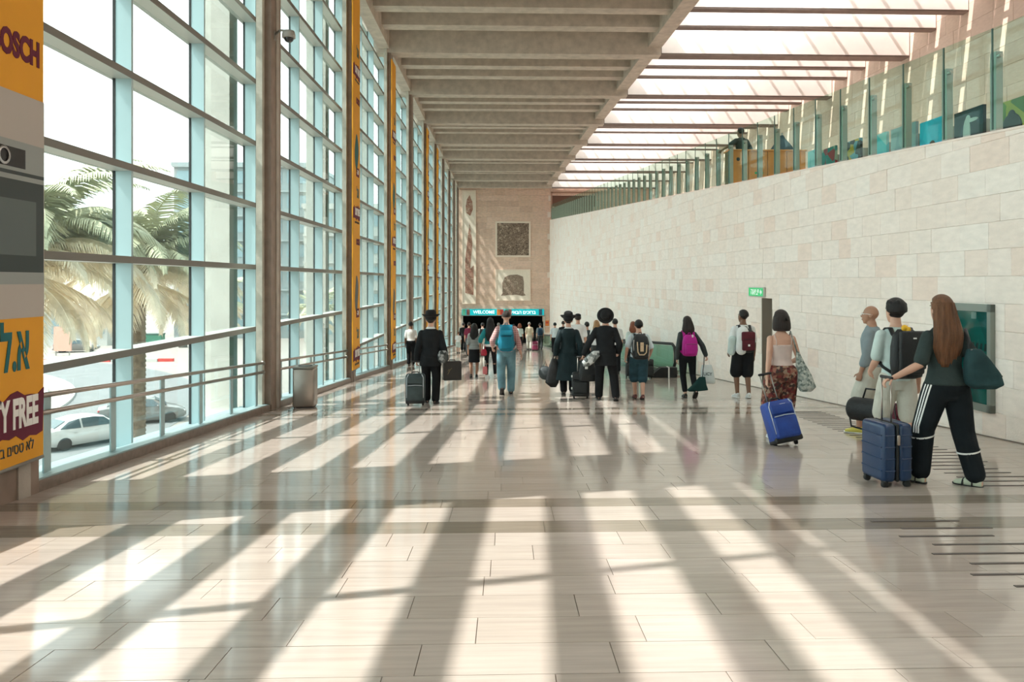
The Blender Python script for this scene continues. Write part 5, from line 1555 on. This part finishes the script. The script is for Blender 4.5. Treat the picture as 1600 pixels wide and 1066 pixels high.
# ------------------------------------------------------------------ banners on the columns
ORG = mat('orange banner cloth', (0.80, 0.36, 0.02), .7, var=.04, scale=2)
BURG = mat('burgundy print', (0.13, 0.006, 0.03), .7); TEALP = mat('deep teal print', (0.01, 0.13, 0.14), .7)
GREYP = mat('warm grey print', (0.48, 0.44, 0.40), .7); DARKP = mat('dark oven print', (0.025, 0.04, 0.042), .45); MIDP = mat('oven steel print', (0.30, 0.33, 0.32), .5); GLP = mat('oven glass print', (0.10, 0.13, 0.13), .5)
NAVYP = mat('dark print', (.04, .07, .08), .6)
def banner(i, label, near=False):
    c = COLS[i]; W = 1.30 if i == 3 else 0.98
    yr = 6.82 if i == 3 else c + .64          # far edge
    yc = yr - W / 2
    zb = zf(c) + .32
    H = 9.4 - zb
    t = thing('banner', label, 'banner', (-4.04 if i == 3 else -4.07, yc, zb), group='orange banners hung on the columns')
    b = MB(); b.span((-.02, -W / 2, 0), (.012, W / 2, H)); b.build('cloth', ORG, t)
    b = MB(); b.tube([(0, -W / 2, .0), (0, W / 2, .0)], .02, 8); b.build('bottom_bar', M_STEEL2, t, True)
    def M(y, z, e=.0): return Matrix.Translation((.016 + e, y, z)) @ Matrix.Rotation(PI / 2, 4, 'Z') @ Matrix.Rotation(PI / 2, 4, 'X')
    def rect(nm, y0, y1, z0, z1, m, e=0):
        q = MB(); q.span((.010, y0, z0), (.018 + e, y1, z1)); return q.build(nm, m, t)
    z = 0.0; k = 0
    P_ = 3.85
    hw = W / 2
    while z < H - 1.0:
        s = W / 1.3
        text('לא טסים בלי שופינג', .125 * s, NAVYP, t, M(hw - .14, z + .14), 'lettering', True, align='RIGHT', xs=.78)
        q = MB(); pts = []
        rn = random.Random(5)
        for a in range(15): pts.append((-hw + .02 + (W - .04) * a / 14, z + .22 + rn.uniform(-.03, .04)))
        for a in range(15): pts.append((hw - (W - .04) * a / 14, z + .56 + rn.uniform(-.05, .03) + .05 * (1 - a / 14)))
        q.prism(pts, .010, .018, 'x'); q.build('brush_stroke', BURG, t)
        text('DUTY FREE', .33 * s, M_WHITE, t, M(hw - .09, z + .42, .004), 'lettering', False, .014, align='RIGHT', xs=.50)
        text('א.ל', .50 * s, TEALP, t, M(hw - .20, z + .95), 'lettering', True, .014, align='RIGHT', xs=.56)
        if z + 3.1 < H:
            if i == 3:
                rect('print_panel', -hw, hw, z + 1.22, z + 3.08, GREYP)
                rect('oven_print', -hw, hw - .01, z + 1.50, z + 2.68, DARKP, .002)
                rect('oven_print', -hw + .1, hw - .12, z + 1.74, z + 2.20, GLP, .004)
                rect('oven_print', -hw, hw - .01, z + 1.50, z + 1.60, MIDP, .004)
                rect('oven_print', -hw, hw - .01, z + 2.36, z + 2.68, MIDP, .004)
                rect('oven_print', -hw, hw - .01, z + 2.40, z + 2.43, DARKP, .006)
                rect('oven_print', -.25, hw - .27, z + 2.46, z + 2.62, M_BLACK, .006)
                q = MB(); q.lathe((.027, .10, z + 2.54), [(.055, -.004), (.075, 0), (.075, .006), (.055, .006)], 20, 'x', False); q.build('oven_print', M_RIM, t, True)
            else:
                q = MB(); pts = [(.0 + .20 * math.cos(a) * (1 + .3 * math.sin(2 * a + k)), z + 2.05 + .5 * math.sin(a)) for a in [2 * PI * j / 18 for j in range(18)]]
                q.prism(pts, .010, .018, 'x'); q.build('product_print', (DARKP, TEALP, MIDP)[k % 3], t)
                rect('price_tag', -.05, .34, z + 1.40, z + 1.64, BURG)
                text('-20', .17, M_WHITE, t, M(.14, z + 1.52, .004), 'lettering', False, .006)
            text('BOSCH', .28 * s, BURG, t, M(hw - .06, z + 3.46), 'lettering', False, .014, align='RIGHT', xs=.68)
        z += P_; k += 1
banner(3, 'nearest orange banner, with an oven print, at the left edge')
banner(5, 'tall orange banner on the first column past the steel bin')
banner(6, 'orange banner on the second column past the steel bin')
banner(8, 'narrow orange banner beyond the white-shirted man')
banner(9, 'farthest orange banner toward the end wall')

# ------------------------------------------------------------------ wall fixtures
t = thing('poster_case', 'tall steel-framed teal poster case on the stone wall', 'poster', onwall(10.19, -.02, -.27), (0, 0, WR))
b = MB()
HW, HH = .39, 1.42
for a, c in (((-.05, -HW, 0), (.02, -HW + .07, HH)), ((-.05, HW - .07, 0), (.02, HW, HH)), ((-.05, -HW, HH - .10), (.02, HW, HH)), ((-.05, -HW, 0), (.02, HW, .10))): b.span(a, c)
b.build('frame', mat('green grey steel', (.26, .29, .26), .4, .5), t)
PT = patterned('teal poster', [(.02, .28, .26), (.03, .33, .30), (.02, .24, .23), (.10, .42, .38)], 2.2, .2, (1, 1.2, .5))
b = MB(); b.span((-.030, -HW + .07, .10), (-.010, HW - .07, HH - .10)); b.build('poster', PT, t)
b = MB(); b.span((-.040, -HW + .07, .10), (-.036, HW - .07, HH - .10)); b.build('glass', M_GLASS, t)
b = MB(); b.span((-.034, -.08, HH - .20), (-.028, .02, HH - .11)); b.build('notice', M_WHITE, t)
def MW(y, z): return Matrix.Translation((-.033, y, z)) @ Matrix.Rotation(-PI / 2, 4, 'Z') @ Matrix.Rotation(PI / 2, 4, 'X')
text('1987', .16, NAVYP, t, MW(-.06, .86), 'lettering') if False else None
b = MB()
for k in range(4):
    y = .02 - k * .085
    b.add([(-.033, y, .80), (-.033, y - .05, .80), (-.033, y - .06, .90), (-.033, y - .02, .90)], [(0, 1, 2, 3)])
b.build('dark_figures', NAVYP, t, fixn=False)
b = MB()
for k in range(2):
    y = -.03 - k * .13
    b.add([(-.033, y, .70), (-.033, y - .09, .70), (-.033, y - .07, .78), (-.033, y - .03, .76)], [(0, 1, 2, 3)])
b.build('red_figures', mat('red print', (.40, .06, .12), .5), t, fixn=False)
b = MB(); b.add([(-.033, -.06, .48), (-.033, -.16, .46), (-.033, -.13, .58), (-.033, -.08, .60)], [(0, 1, 2, 3)]); b.build('pale_figure', M_WHITE, t, fixn=False)

t = thing('exit_sign', 'green exit sign with white lettering on the wall above the door niche', 'sign', onwall(18.2, -.03, 1.20), (0, 0, WR))
b = MB(); b.rbox((0, 0, 0), (.06, .98, .23), .01, 1); b.build('housing', mat('pale housing', (.55, .58, .52), .5), t)
b = MB(); b.span((-.036, -.46, -.095), (-.030, .46, .095)); b.build('panel', mat('exit green', (.01, .30, .09), .4, emit=((.02, .45, .14), .45)), t)
text('יציאה', .20, mat('exit lettering', (.85, .9, .85), .5, emit=((.8, 1, .85), .15)), t, Matrix.Translation((-.038, .05, 0)) @ Matrix.Rotation(-PI / 2, 4, 'Z') @ Matrix.Rotation(PI / 2, 4, 'X'), 'lettering', True, .006, xs=1.2)
b = MB(); b.prism([(-.40, -.03), (-.40, .03), (-.34, .03), (-.34, .065), (-.27, 0), (-.34, -.065), (-.34, -.03)], -.040, -.036); b.build('arrow', MATS['exit lettering'], t)

# gallery glass balustrade
t = thing('gallery_balustrade', 'green glass balustrade on steel posts along the gallery edge', 'balustrade', (6.75, 0, 0), (0, 0, WR))
pm_ = MB(); pm_.rbox((0, 0, .52), (.10, .12, 1.06), .006, 1); post_mesh = pm_.mesh('post', mat('grey post', (.40, .385, .35), .6, .1))
cm_ = MB(); cm_.lathe((-.02, -.07, .98), [(.012, -.06), (.026, -.055), (.026, .03), (.012, .035)], 10, 'y'); clamp_mesh = cm_.mesh('clamp', M_STEEL)
ys = []; y = 8.0
while y < 69.6: ys.append(y); y += 1.055
y_first = 9.93
ys = [y_first + 1.055 * k for k in range(-2, 57)]
for k, y in enumerate(ys):
    o = link('post', post_mesh, t); o.location = (.10, y, wtop(y))
    c_ = link('clamp', clamp_mesh, o)
    if k < len(ys) - 1:
        b = MB(); y1 = ys[k + 1]
        b.prism([(y + .008, wtop(y) + .03), (y1 - .008, wtop(y1) + .03), (y1 - .008, wtop(y1) + 1.36), (y + .008, wtop(y) + 1.36)], .035, .047); b.build('pane', M_GLASSG, t)
        b = MB(); b.prism([(y - .012, wtop(y) + .03), (y + .012, wtop(y) + .03), (y + .012, wtop(y) + 1.36), (y - .012, wtop(y) + 1.36)], .034, .050); b.build('joint', mat('green glass edge', (.06, .12, .10), .3), t)

# pictures leaning behind the gallery glass
def canvas(label, px0, px1, ptop, cols, sc_, base=None, extra=None):
    def wy(px):      # distance where the pixel column meets the plane 0.6 m behind the wall face
        d = _ray(px, 100); a = 6.75 + .6
        return a / (d.x + .039 * d.y) * d.y
    ya, yb = wy(px1), wy(px0)
    yc = (ya + yb) / 2
    zt = CAMH + (CPY - ptop) / FPX * yc * 1.0
    z0 = wtop(yc) - .10
    t = thing('picture', label, 'picture', (6.75 + .6 - .039 * yc, yc, z0), (0, 0, WR), 'pictures behind the gallery glass')
    h = zt - z0; w_ = yb - ya
    b = MB(); b.span((0, -w_ / 2, 0), (.05, w_ / 2, h)); b.build('canvas', patterned('picture paint %d' % px0, cols, sc_, .6), t)
    b = MB(); b.span((.05, -w_ / 2 + .1, 0), (.35, -w_ / 2 + .14, h * .7)); b.span((.05, w_ / 2 - .14, 0), (.35, w_ / 2 - .1, h * .7)); b.build('easel_leg', M_STEEL2, t)
    if extra: extra(t, w_, h)
def seated(t, w_, h):
    b = MB(); b.ell((-.004, 0, h * .62), (.006, .08, .09)); b.ell((-.004, 0, h * .30), (.006, .22, .24)); b.build('painted_figure', M_BLACK, t, True)
def pale_fig(t, w_, h):
    b = MB(); b.ell((-.004, 0, h * .75), (.006, .06, .07)); b.ell((-.004, .03, h * .45), (.006, .09, .22)); b.ell((-.004, -.08, h * .72), (.006, .16, .03)); b.build('painted_figure', mat('pale paint', (.55, .56, .55), .6), t, True)
def swimmer(t, w_, h):
    b = MB(); b.ell((-.004, .05, h * .25), (.006, .10, .12)); b.build('painted_figure', mat('dark brown paint', (.05, .03, .02), .6), t, True)
canvas('green and yellow picture with a dark seated figure', 1552, 1612, 150, [(.12, .20, .03), (.35, .32, .03), (.08, .15, .02), (.22, .26, .05)], 3.0, extra=seated)
canvas('dark picture with a pale standing figure', 1491, 1536, 166, [(.02, .03, .04), (.03, .05, .07), (.015, .02, .03)], 3.0, extra=pale_fig)
canvas('bright cyan picture with a dark head', 1437, 1484, 181, [(.02, .45, .65), (.03, .52, .72), (.02, .40, .60)], 2.0, extra=swimmer)
canvas('pale grey-blue picture behind the third gallery post', 1392, 1431, 193, [(.35, .42, .45), (.28, .36, .40), (.42, .48, .50)], 2.5)
canvas('turquoise sea picture between two gallery posts', 1359, 1385, 207, [(.10, .48, .55), (.35, .58, .60), (.06, .38, .48)], 3.0)
canvas('picture of yellow and black shapes', 1313, 1344, 218, [(.02, .02, .02), (.45, .28, .02), (.10, .25, .30), (.03, .02, .02)], 6.0)
canvas('red and teal striped picture', 1282, 1305, 229, [(.04, .20, .20), (.30, .03, .04), (.30, .36, .28)], 4.0)
canvas('pale cyan picture beside the wooden counter', 1262, 1279, 232, [(.30, .55, .60), (.20, .45, .50)], 3.0)

# wooden counter on the gallery, a leaning man behind it and a dark canopy
cz = wtop(20.5) - .10
t = thing('counter', 'orange wooden counter on the gallery', 'counter', (7.05, 20.5, cz))
WOODM = mat('orange wood', (0.62, 0.25, 0.07), .5, var=.12, scale=3)
for k in range(4):
    b = MB(); b.rbox((-.78 + k * .52, 0, .50), (.505, .06, 1.0), .006, 1); b.build('panel', WOODM, t)
b = MB(); b.rbox((0, .18, 1.02), (2.14, .50, .04), .008, 1); b.build('top', WOODM, t)
b = MB(); b.span((-1.04, .05, 0), (1.04, .38, 1.0)); b.build('carcass', mat('dark wood', (.22, .09, .03), .6), t)
b = MB(); b.lathe((-.80, -.035, .78), [(.03, -.005), (.05, 0), (.03, .005)], 14, 'y'); b.build('badge', NAVYP, t, True)
b = MB(); b.span((-.35, -.036, .38), (-.12, -.031, .44)); b.build('badge', mat('green print', (.05, .35, .15), .6), t)
P('gallery_man', 'man in dark shirt leaning on the gallery rail above the stone wall', V((6.62, 21.3, wtop(21.3) - .10)), 0, .35,
  Fig(1.74, 'm', None, ((-.55, .18, 1.12), (.24, .2, 1.0)), lean=.10), skin_m('brown'), [('shirt', 'shirt', CHAR, {'sleeve': .9, 'inf': .025})], [('trousers', 'trousers', TROU, {})], SH_BLK, ('short', H_BLK), detail=False)
t = thing('parasol', 'dark folded canopy rising behind the wooden counter', 'parasol', (8.0, 22.0, wtop(22.0) - .10))
b = MB(); b.tube([(0, 0, 0), (0, 0, 1.7)], .025, 8); b.build('pole', M_STEEL2, t, True)
b = MB(); b.lathe((0, 0, 0), [(.55, .95), (.50, 1.0), (.25, 1.35), (.10, 1.52), (.05, 1.62), (.01, 1.64)], 8); b.build('canopy', mat('dark blue green cloth', (.02, .05, .07), .8), t)
b = MB(); b.lathe((0, 0, 0), [(.22, 0), (.22, .06), (.05, .08)], 16); b.build('base', M_BLACK, t)

# ------------------------------------------------------------------ end wall: mosaics and the welcome sign
FRM = mat('pale stone frame', (0.82, 0.70, 0.58), .8)
def mosaic_mat(nm, pal, scale, warp):
    m = bpy.data.materials.new(nm); m.use_nodes = True; nt = m.node_tree
    b = nt.nodes['Principled BSDF']; b.inputs['Roughness'].default_value = .8
    tc = _n(nt, 'ShaderNodeTexCoord')
    n1 = _n(nt, 'ShaderNodeTexNoise'); n1.inputs['Scale'].default_value = scale; n1.inputs['Detail'].default_value = 3; n1.inputs['Distortion'].default_value = warp
    nt.links.new(tc.outputs['Object'], n1.inputs['Vector'])
    v1 = _n(nt, 'ShaderNodeTexVoronoi'); v1.inputs['Scale'].default_value = 16; nt.links.new(tc.outputs['Object'], v1.inputs['Vector'])
    sp = _n(nt, 'ShaderNodeSeparateColor'); nt.links.new(v1.outputs['Color'], sp.inputs[0])
    ad = _n(nt, 'ShaderNodeMath'); ad.operation = 'MULTIPLY_ADD'; ad.inputs[1].default_value = .22; nt.links.new(sp.outputs[0], ad.inputs[0]); nt.links.new(n1.outputs[0], ad.inputs[2])
    rp = _n(nt, 'ShaderNodeValToRGB'); rp.color_ramp.interpolation = 'CONSTANT'
    e = rp.color_ramp.elements
    while len(e) < len(pal): e.new(.5)
    for i, c in enumerate(pal): e[i].position = (.0, .50, .60, .72)[i] if len(pal) == 4 else i / len(pal); e[i].color = (*c, 1)
    nt.links.new(ad.outputs[0], rp.inputs[0]); nt.links.new(rp.outputs[0], b.inputs['Base Color'])
    return m
def mosaic(label, x0, x1, z0, z1, m, inner=None, bw=.16):
    t = thing('mosaic', label, 'mosaic', ((x0 + x1) / 2, ENDY - .045, z0))
    w_, h = x1 - x0, z1 - z0
    b = MB()
    for a, c in (((-w_ / 2, -.09, 0), (w_ / 2, .02, bw)), ((-w_ / 2, -.09, h - bw), (w_ / 2, .02, h)), ((-w_ / 2, -.09, bw), (-w_ / 2 + bw, .02, h - bw)), ((w_ / 2 - bw, -.09, bw), (w_ / 2, .02, h - bw))): b.span(a, c)
    b.build('frame', FRM, t)
    b = MB(); b.span((-w_ / 2 + bw, -.05, bw), (w_ / 2 - bw, .01, h - bw)); b.build('panel', m, t)
    if inner: inner(t, w_, h)
PAL1 = [(.10, .07, .05), (.30, .22, .16), (.16, .11, .08), (.46, .36, .27)]
PAL2 = [(.38, .30, .22), (.52, .43, .33), (.30, .23, .17), (.58, .49, .39)]
PAL3 = [(.62, .54, .45), (.36, .17, .13), (.60, .52, .43), (.45, .26, .20)]
mosaic('upper square mosaic of dark brown figures on the end wall', -.93, 2.28, 3.67, 6.93, mosaic_mat('dark figured mosaic', PAL1, 1.6, 2.0))
def inner2(t, w_, h):
    b = MB()
    pts = [(-1.1, .45), (-.95, .7), (-.98, 1.6), (-.75, 2.15), (-.3, 2.35), (.4, 2.38), (.9, 2.2), (1.0, 1.6), (.98, .7), (1.15, .5), (.9, .42), (.3, .55), (-.5, .50)]
    b.prism(pts, -.062, -.045, 'y'); b.build('figured_patch', mosaic_mat('brown figured mosaic', [(.17, .12, .09), (.32, .24, .18), (.22, .16, .12), (.42, .34, .26)], 2.4, 2.0), t)
mosaic('lower square mosaic on a pale ground above the welcome sign', -.93, 2.28, -.30, 2.56, mat('pale mosaic ground', (.82, .73, .61), .85, var=.05), inner2, .10)
def inner3(t, w_, h):
    b = MB()
    b.prism([(-.25, 8.3), (.1, 8.0), (.35, 8.6), (.30, 9.3), (.05, 9.9), (-.2, 9.5), (-.3, 8.9)], -.062, -.045, 'y')
    b.prism([(-.35, 1.0), (.40, .8), (.42, 3.5), (.1, 3.2), (.3, 5.5), (.05, 7.4), (-.1, 6.2), (-.35, 4.0)], -.062, -.045, 'y')
    b.build('figured_patch', mosaic_mat('red brown mosaic', [(.30, .13, .10), (.45, .28, .20), (.36, .18, .13), (.55, .42, .32)], 1.8, 2.0), t)
mosaic('tall narrow mosaic beside the far end of the glass wall', -3.96, -2.68, -.59, 9.75, mat('pale mosaic ground', (.82, .73, .61), .85), inner3, .08)

t = thing('welcome_sign', 'teal welcome sign across the doorway in the end wall', 'sign', (-.22, ENDY - .12, -1.62))
TQ = mat('turquoise sign', (.0, .34, .38), .5, emit=((.0, .45, .50), .35))
b = MB(); b.span((-3.72, -.05, 0), (3.72, .1, .56)); b.build('board', TQ, t)
SW = mat('sign lettering', (.85, .95, .95), .5, emit=((.8, 1, 1), .5))
def MS(x, z): return Matrix.Translation((x, -.056, z)) @ Matrix.Rotation(PI / 2, 4, 'X')
text('WELCOME', .40, SW, t, MS(-1.75, .28), 'lettering', False, .008)
text('ברוכים הבאים', .42, SW, t, MS(1.75, .26), 'lettering', True, .008)
for x, m in ((-3.55, mat('sign green', (.10, .40, .25), .6)), (-3.18, mat('sign portrait', (.28, .12, .10), .6)), (-.42, mat('sign orange', (.75, .22, .04), .6)), (-.12, mat('sign red', (.55, .06, .05), .6)), (.30, mat('sign green', (.10, .40, .25), .6)), (.62, mat('sign portrait', (.28, .12, .10), .6)), (3.4, mat('sign navy', (.03, .12, .22), .6))):
    b = MB(); b.span((x - .15, -.062, .02), (x + .15, -.048, .54)); b.build('picture', m, t)
b = MB(); b.span((-3.8, -.03, -.06), (3.8, .12, 0)); b.build('rail', M_STEEL2, t)
for s in (-1, 1):
    b = MB(); b.span((s * 3.74 - .09, -.02, -2.65), (s * 3.74 + .09, .12, 0)); b.build('jamb', M_CONC, t)
t = thing('notice', 'small orange notice on the wall right of the welcome sign', 'sign', (3.78, ENDY - .06, -2.35))
b = MB(); b.rbox((0, 0, 0), (.36, .03, .50), .01, 1); b.build('plate', mat('sign orange', (.75, .22, .04), .6), t)
b = MB(); b.box((0, -.018, .05), (.22, .006, .16)); b.build('symbol', mat('sign red', (.55, .06, .05), .6), t)

# ------------------------------------------------------------------ moving walkway by the stone wall
t = thing('moving_walkway', 'moving walkway with glass sides and black handrails along the wall', 'walkway', (0, 0, 0))
def wx(y, side): return (5.15 if side else 4.15) - .045 * (y - 23.5) - .0 * y
M_WG = glass_mat('walkway glass', (.70, .86, .80), .4, .05)
Y0, Y1 = 23.5, 60.0
for side in (0, 1):
    n = 18
    for k in range(n):
        a, c = Y0 + (Y1 - Y0) * k / n, Y0 + (Y1 - Y0) * (k + 1) / n - .03
        b = MB(); b.add([(wx(a, side), a, zf(a) + .12), (wx(c, side), c, zf(c) + .12), (wx(c, side), c, zf(c) + .88), (wx(a, side), a, zf(a) + .88)] + [(wx(a, side) + .012, a, zf(a) + .12), (wx(c, side) + .012, c, zf(c) + .12), (wx(c, side) + .012, c, zf(c) + .88), (wx(a, side) + .012, a, zf(a) + .88)], [(0, 1, 2, 3), (4, 5, 6, 7), (0, 1, 5, 4), (2, 3, 7, 6), (0, 3, 7, 4), (1, 2, 6, 5)]); b.build('glass_side', M_WG, t)
    b = MB()
    pts = [(wx(Y0, side), Y0 + .25, zf(Y0) + .14), (wx(Y0, side), Y0 - .1, zf(Y0) + .18), (wx(Y0, side), Y0 - .32, zf(Y0) + .40), (wx(Y0, side), Y0 - .34, zf(Y0) + .66), (wx(Y0, side), Y0 - .2, zf(Y0) + .86), (wx(Y0, side), Y0 + .1, zf(Y0) + .93), (wx(30, side), 30, zf(30) + .93), (wx(45, side), 45, zf(45) + .93), (wx(Y1, side), Y1, zf(Y1) + .93)]
    b.tube(pts, .045, 10); b.build('handrail', M_RUBBER, t, True)
    b = MB(); b.prism([(wx(Y0, side) - .10, Y0 - .3), (wx(Y0, side) + .10, Y0 - .3), (wx(Y1, side) + .10, Y1), (wx(Y1, side) - .10, Y1)], 0, .12, 'z')
    for p in b.v: p.z += zf(p.y)
    b.build('skirt', M_STEEL2, t)
b = MB(); b.prism([(wx(Y0, 0), Y0 - .6), (wx(Y0, 1), Y0 - .6), (wx(Y1, 1), Y1), (wx(Y1, 0), Y1)], .0, .03, 'z')
for p in b.v: p.z += zf(p.y)
b.build('belt', M_RUBBER, t)
b = MB(); b.prism([(wx(Y0, 0), Y0 - 1.2), (wx(Y0, 1), Y0 - 1.2), (wx(Y0, 1), Y0 - .5), (wx(Y0, 0), Y0 - .5)], .0, .035, 'z')
for p in b.v: p.z += zf(p.y)
b.build('comb_plate', M_STEEL, t)
t = thing('barrier_box', 'low black wedge-shaped box at the near end of the moving walkway', 'box', put(1037, 590))
b = MB(); b.prism([(-.40, 0), (.36, 0), (.36, .30), (-.10, .30), (-.40, .06)], -.14, .14, 'y'); b.build('shell', NYL, t)
b = MB(); b.span((.10, -.15, .01), (.14, .15, .31)); b.build('band', M_WHITE, t)

# ------------------------------------------------------------------ travellers in the distance
def far(key, label, px, py, H, top, bot, hair, sex='m', shoes=SH_BLK, rz=0, stride=.1, Y=None, hat=None, sl=.8, skin='fair', bk='trousers', lift=0):
    p = put(px, py)
    if lift: p = p + V((0, 0, lift))
    P(key, label, p, 0, rz, Fig(H, sex, ((-.09, stride, 0, 0, 0), (.09, -stride, .01, -10, 0)), None), skin_m(skin), [('top', 'shirt', top, {'sleeve': sl, 'inf': .022})], [(bk, bk, bot, {'z0': .5} if bk == 'skirt' else {})], shoes, hair, hat, detail=False, group='travellers far down the hall')
far('c_cream', 'grey-haired far traveller in cream shirt and tan trousers', 827, 547, 1.78, CREAM, KHAKI, ('crop', H_GRY))
far('c_mint', 'far traveller with red hair, mint top and dark trousers', 812, 549, 1.68, MINT, TROU, ('long', H_RED, .25), 'f')
far('c_blue', 'far traveller with dark blue backpack at the right doorpost', 844, 546, 1.72, GREYS, DGREY, ('short', H_BLK))
backpack('c_blue', 'dark blue backpack on the traveller at the right doorpost', cloth('dark blue nylon', (.02, .05, .09)), None, .32, .48, .18, 1.2)
far('c_dark', 'far traveller all in black left of the striped top', 724, 549, 1.74, SUIT, TROU, ('short', H_BLK), sl=1.9)
far('c_child', 'child in white tee at the far left by the glass', 716, 552, 1.20, WSH, MINT, ('short', H_BRN), bk='shorts')
far('c_maroon', 'far traveller in maroon top behind the striped woman', 733, 556, 1.70, MAROONC, DGREY, ('short', H_DBR))
far('c_pack', 'far traveller in white shirt wearing a black backpack', 754, 556, 1.68, WSH, KHAKI, ('short', H_BLK))
backpack('c_pack', 'black backpack on the far traveller in white shirt', NYL, None, .34, .50, .18, 1.2)
far('c_cap', 'far traveller in white shirt just left of the pink plaid man', 779, 549, 1.72, WSH, TROU, ('short', H_GRY))
far('c_veil', 'far traveller in dark grey knit inside the doorway', 803, 541, 1.70, DGREY, TROU, ('long', H_BLK, .3), 'f')
far('c_grey', 'far traveller in grey shirt at the middle of the doorway', 768, 540, 1.75, GREYS, TROU, ('short', H_DBR))
far('t_kippah', 'tall man in white shirt and black skullcap behind the suitcases', 903, 586, 1.84, WSH, TROU, ('short', H_DBR), hat=('kippah', HATM))
far('t_blond', 'woman with fair hair and white top left of the round hat', 932, 582, 1.66, WSH, DGREY, ('long', H_BLD, .40), 'f')
far('t_boy', 'dark-haired youth in black between the skullcap and the round hat', 917, 578, 1.62, DGREY, TROU, ('short', H_BLK))
far('t_right', 'traveller in white shirt half hidden right of the round hat', 961, 584, 1.70, WSH, TROU, ('short', H_BLK))
far('t_brown', 'woman with reddish hair half hidden behind the boy', 989, 588, 1.60, MINT, TROU, ('long', H_RED, .3), 'f')
far('w_dark', 'traveller in black on the far part of the moving walkway', 880, 556, 1.72, SUIT, TROU, ('short', H_DBR), sl=1.9, lift=.04)
far('w_photo', 'traveller in pale blue shirt farthest on the walkway side', 867, 553, 1.70, PALEB, TROU, ('short', H_BLK))
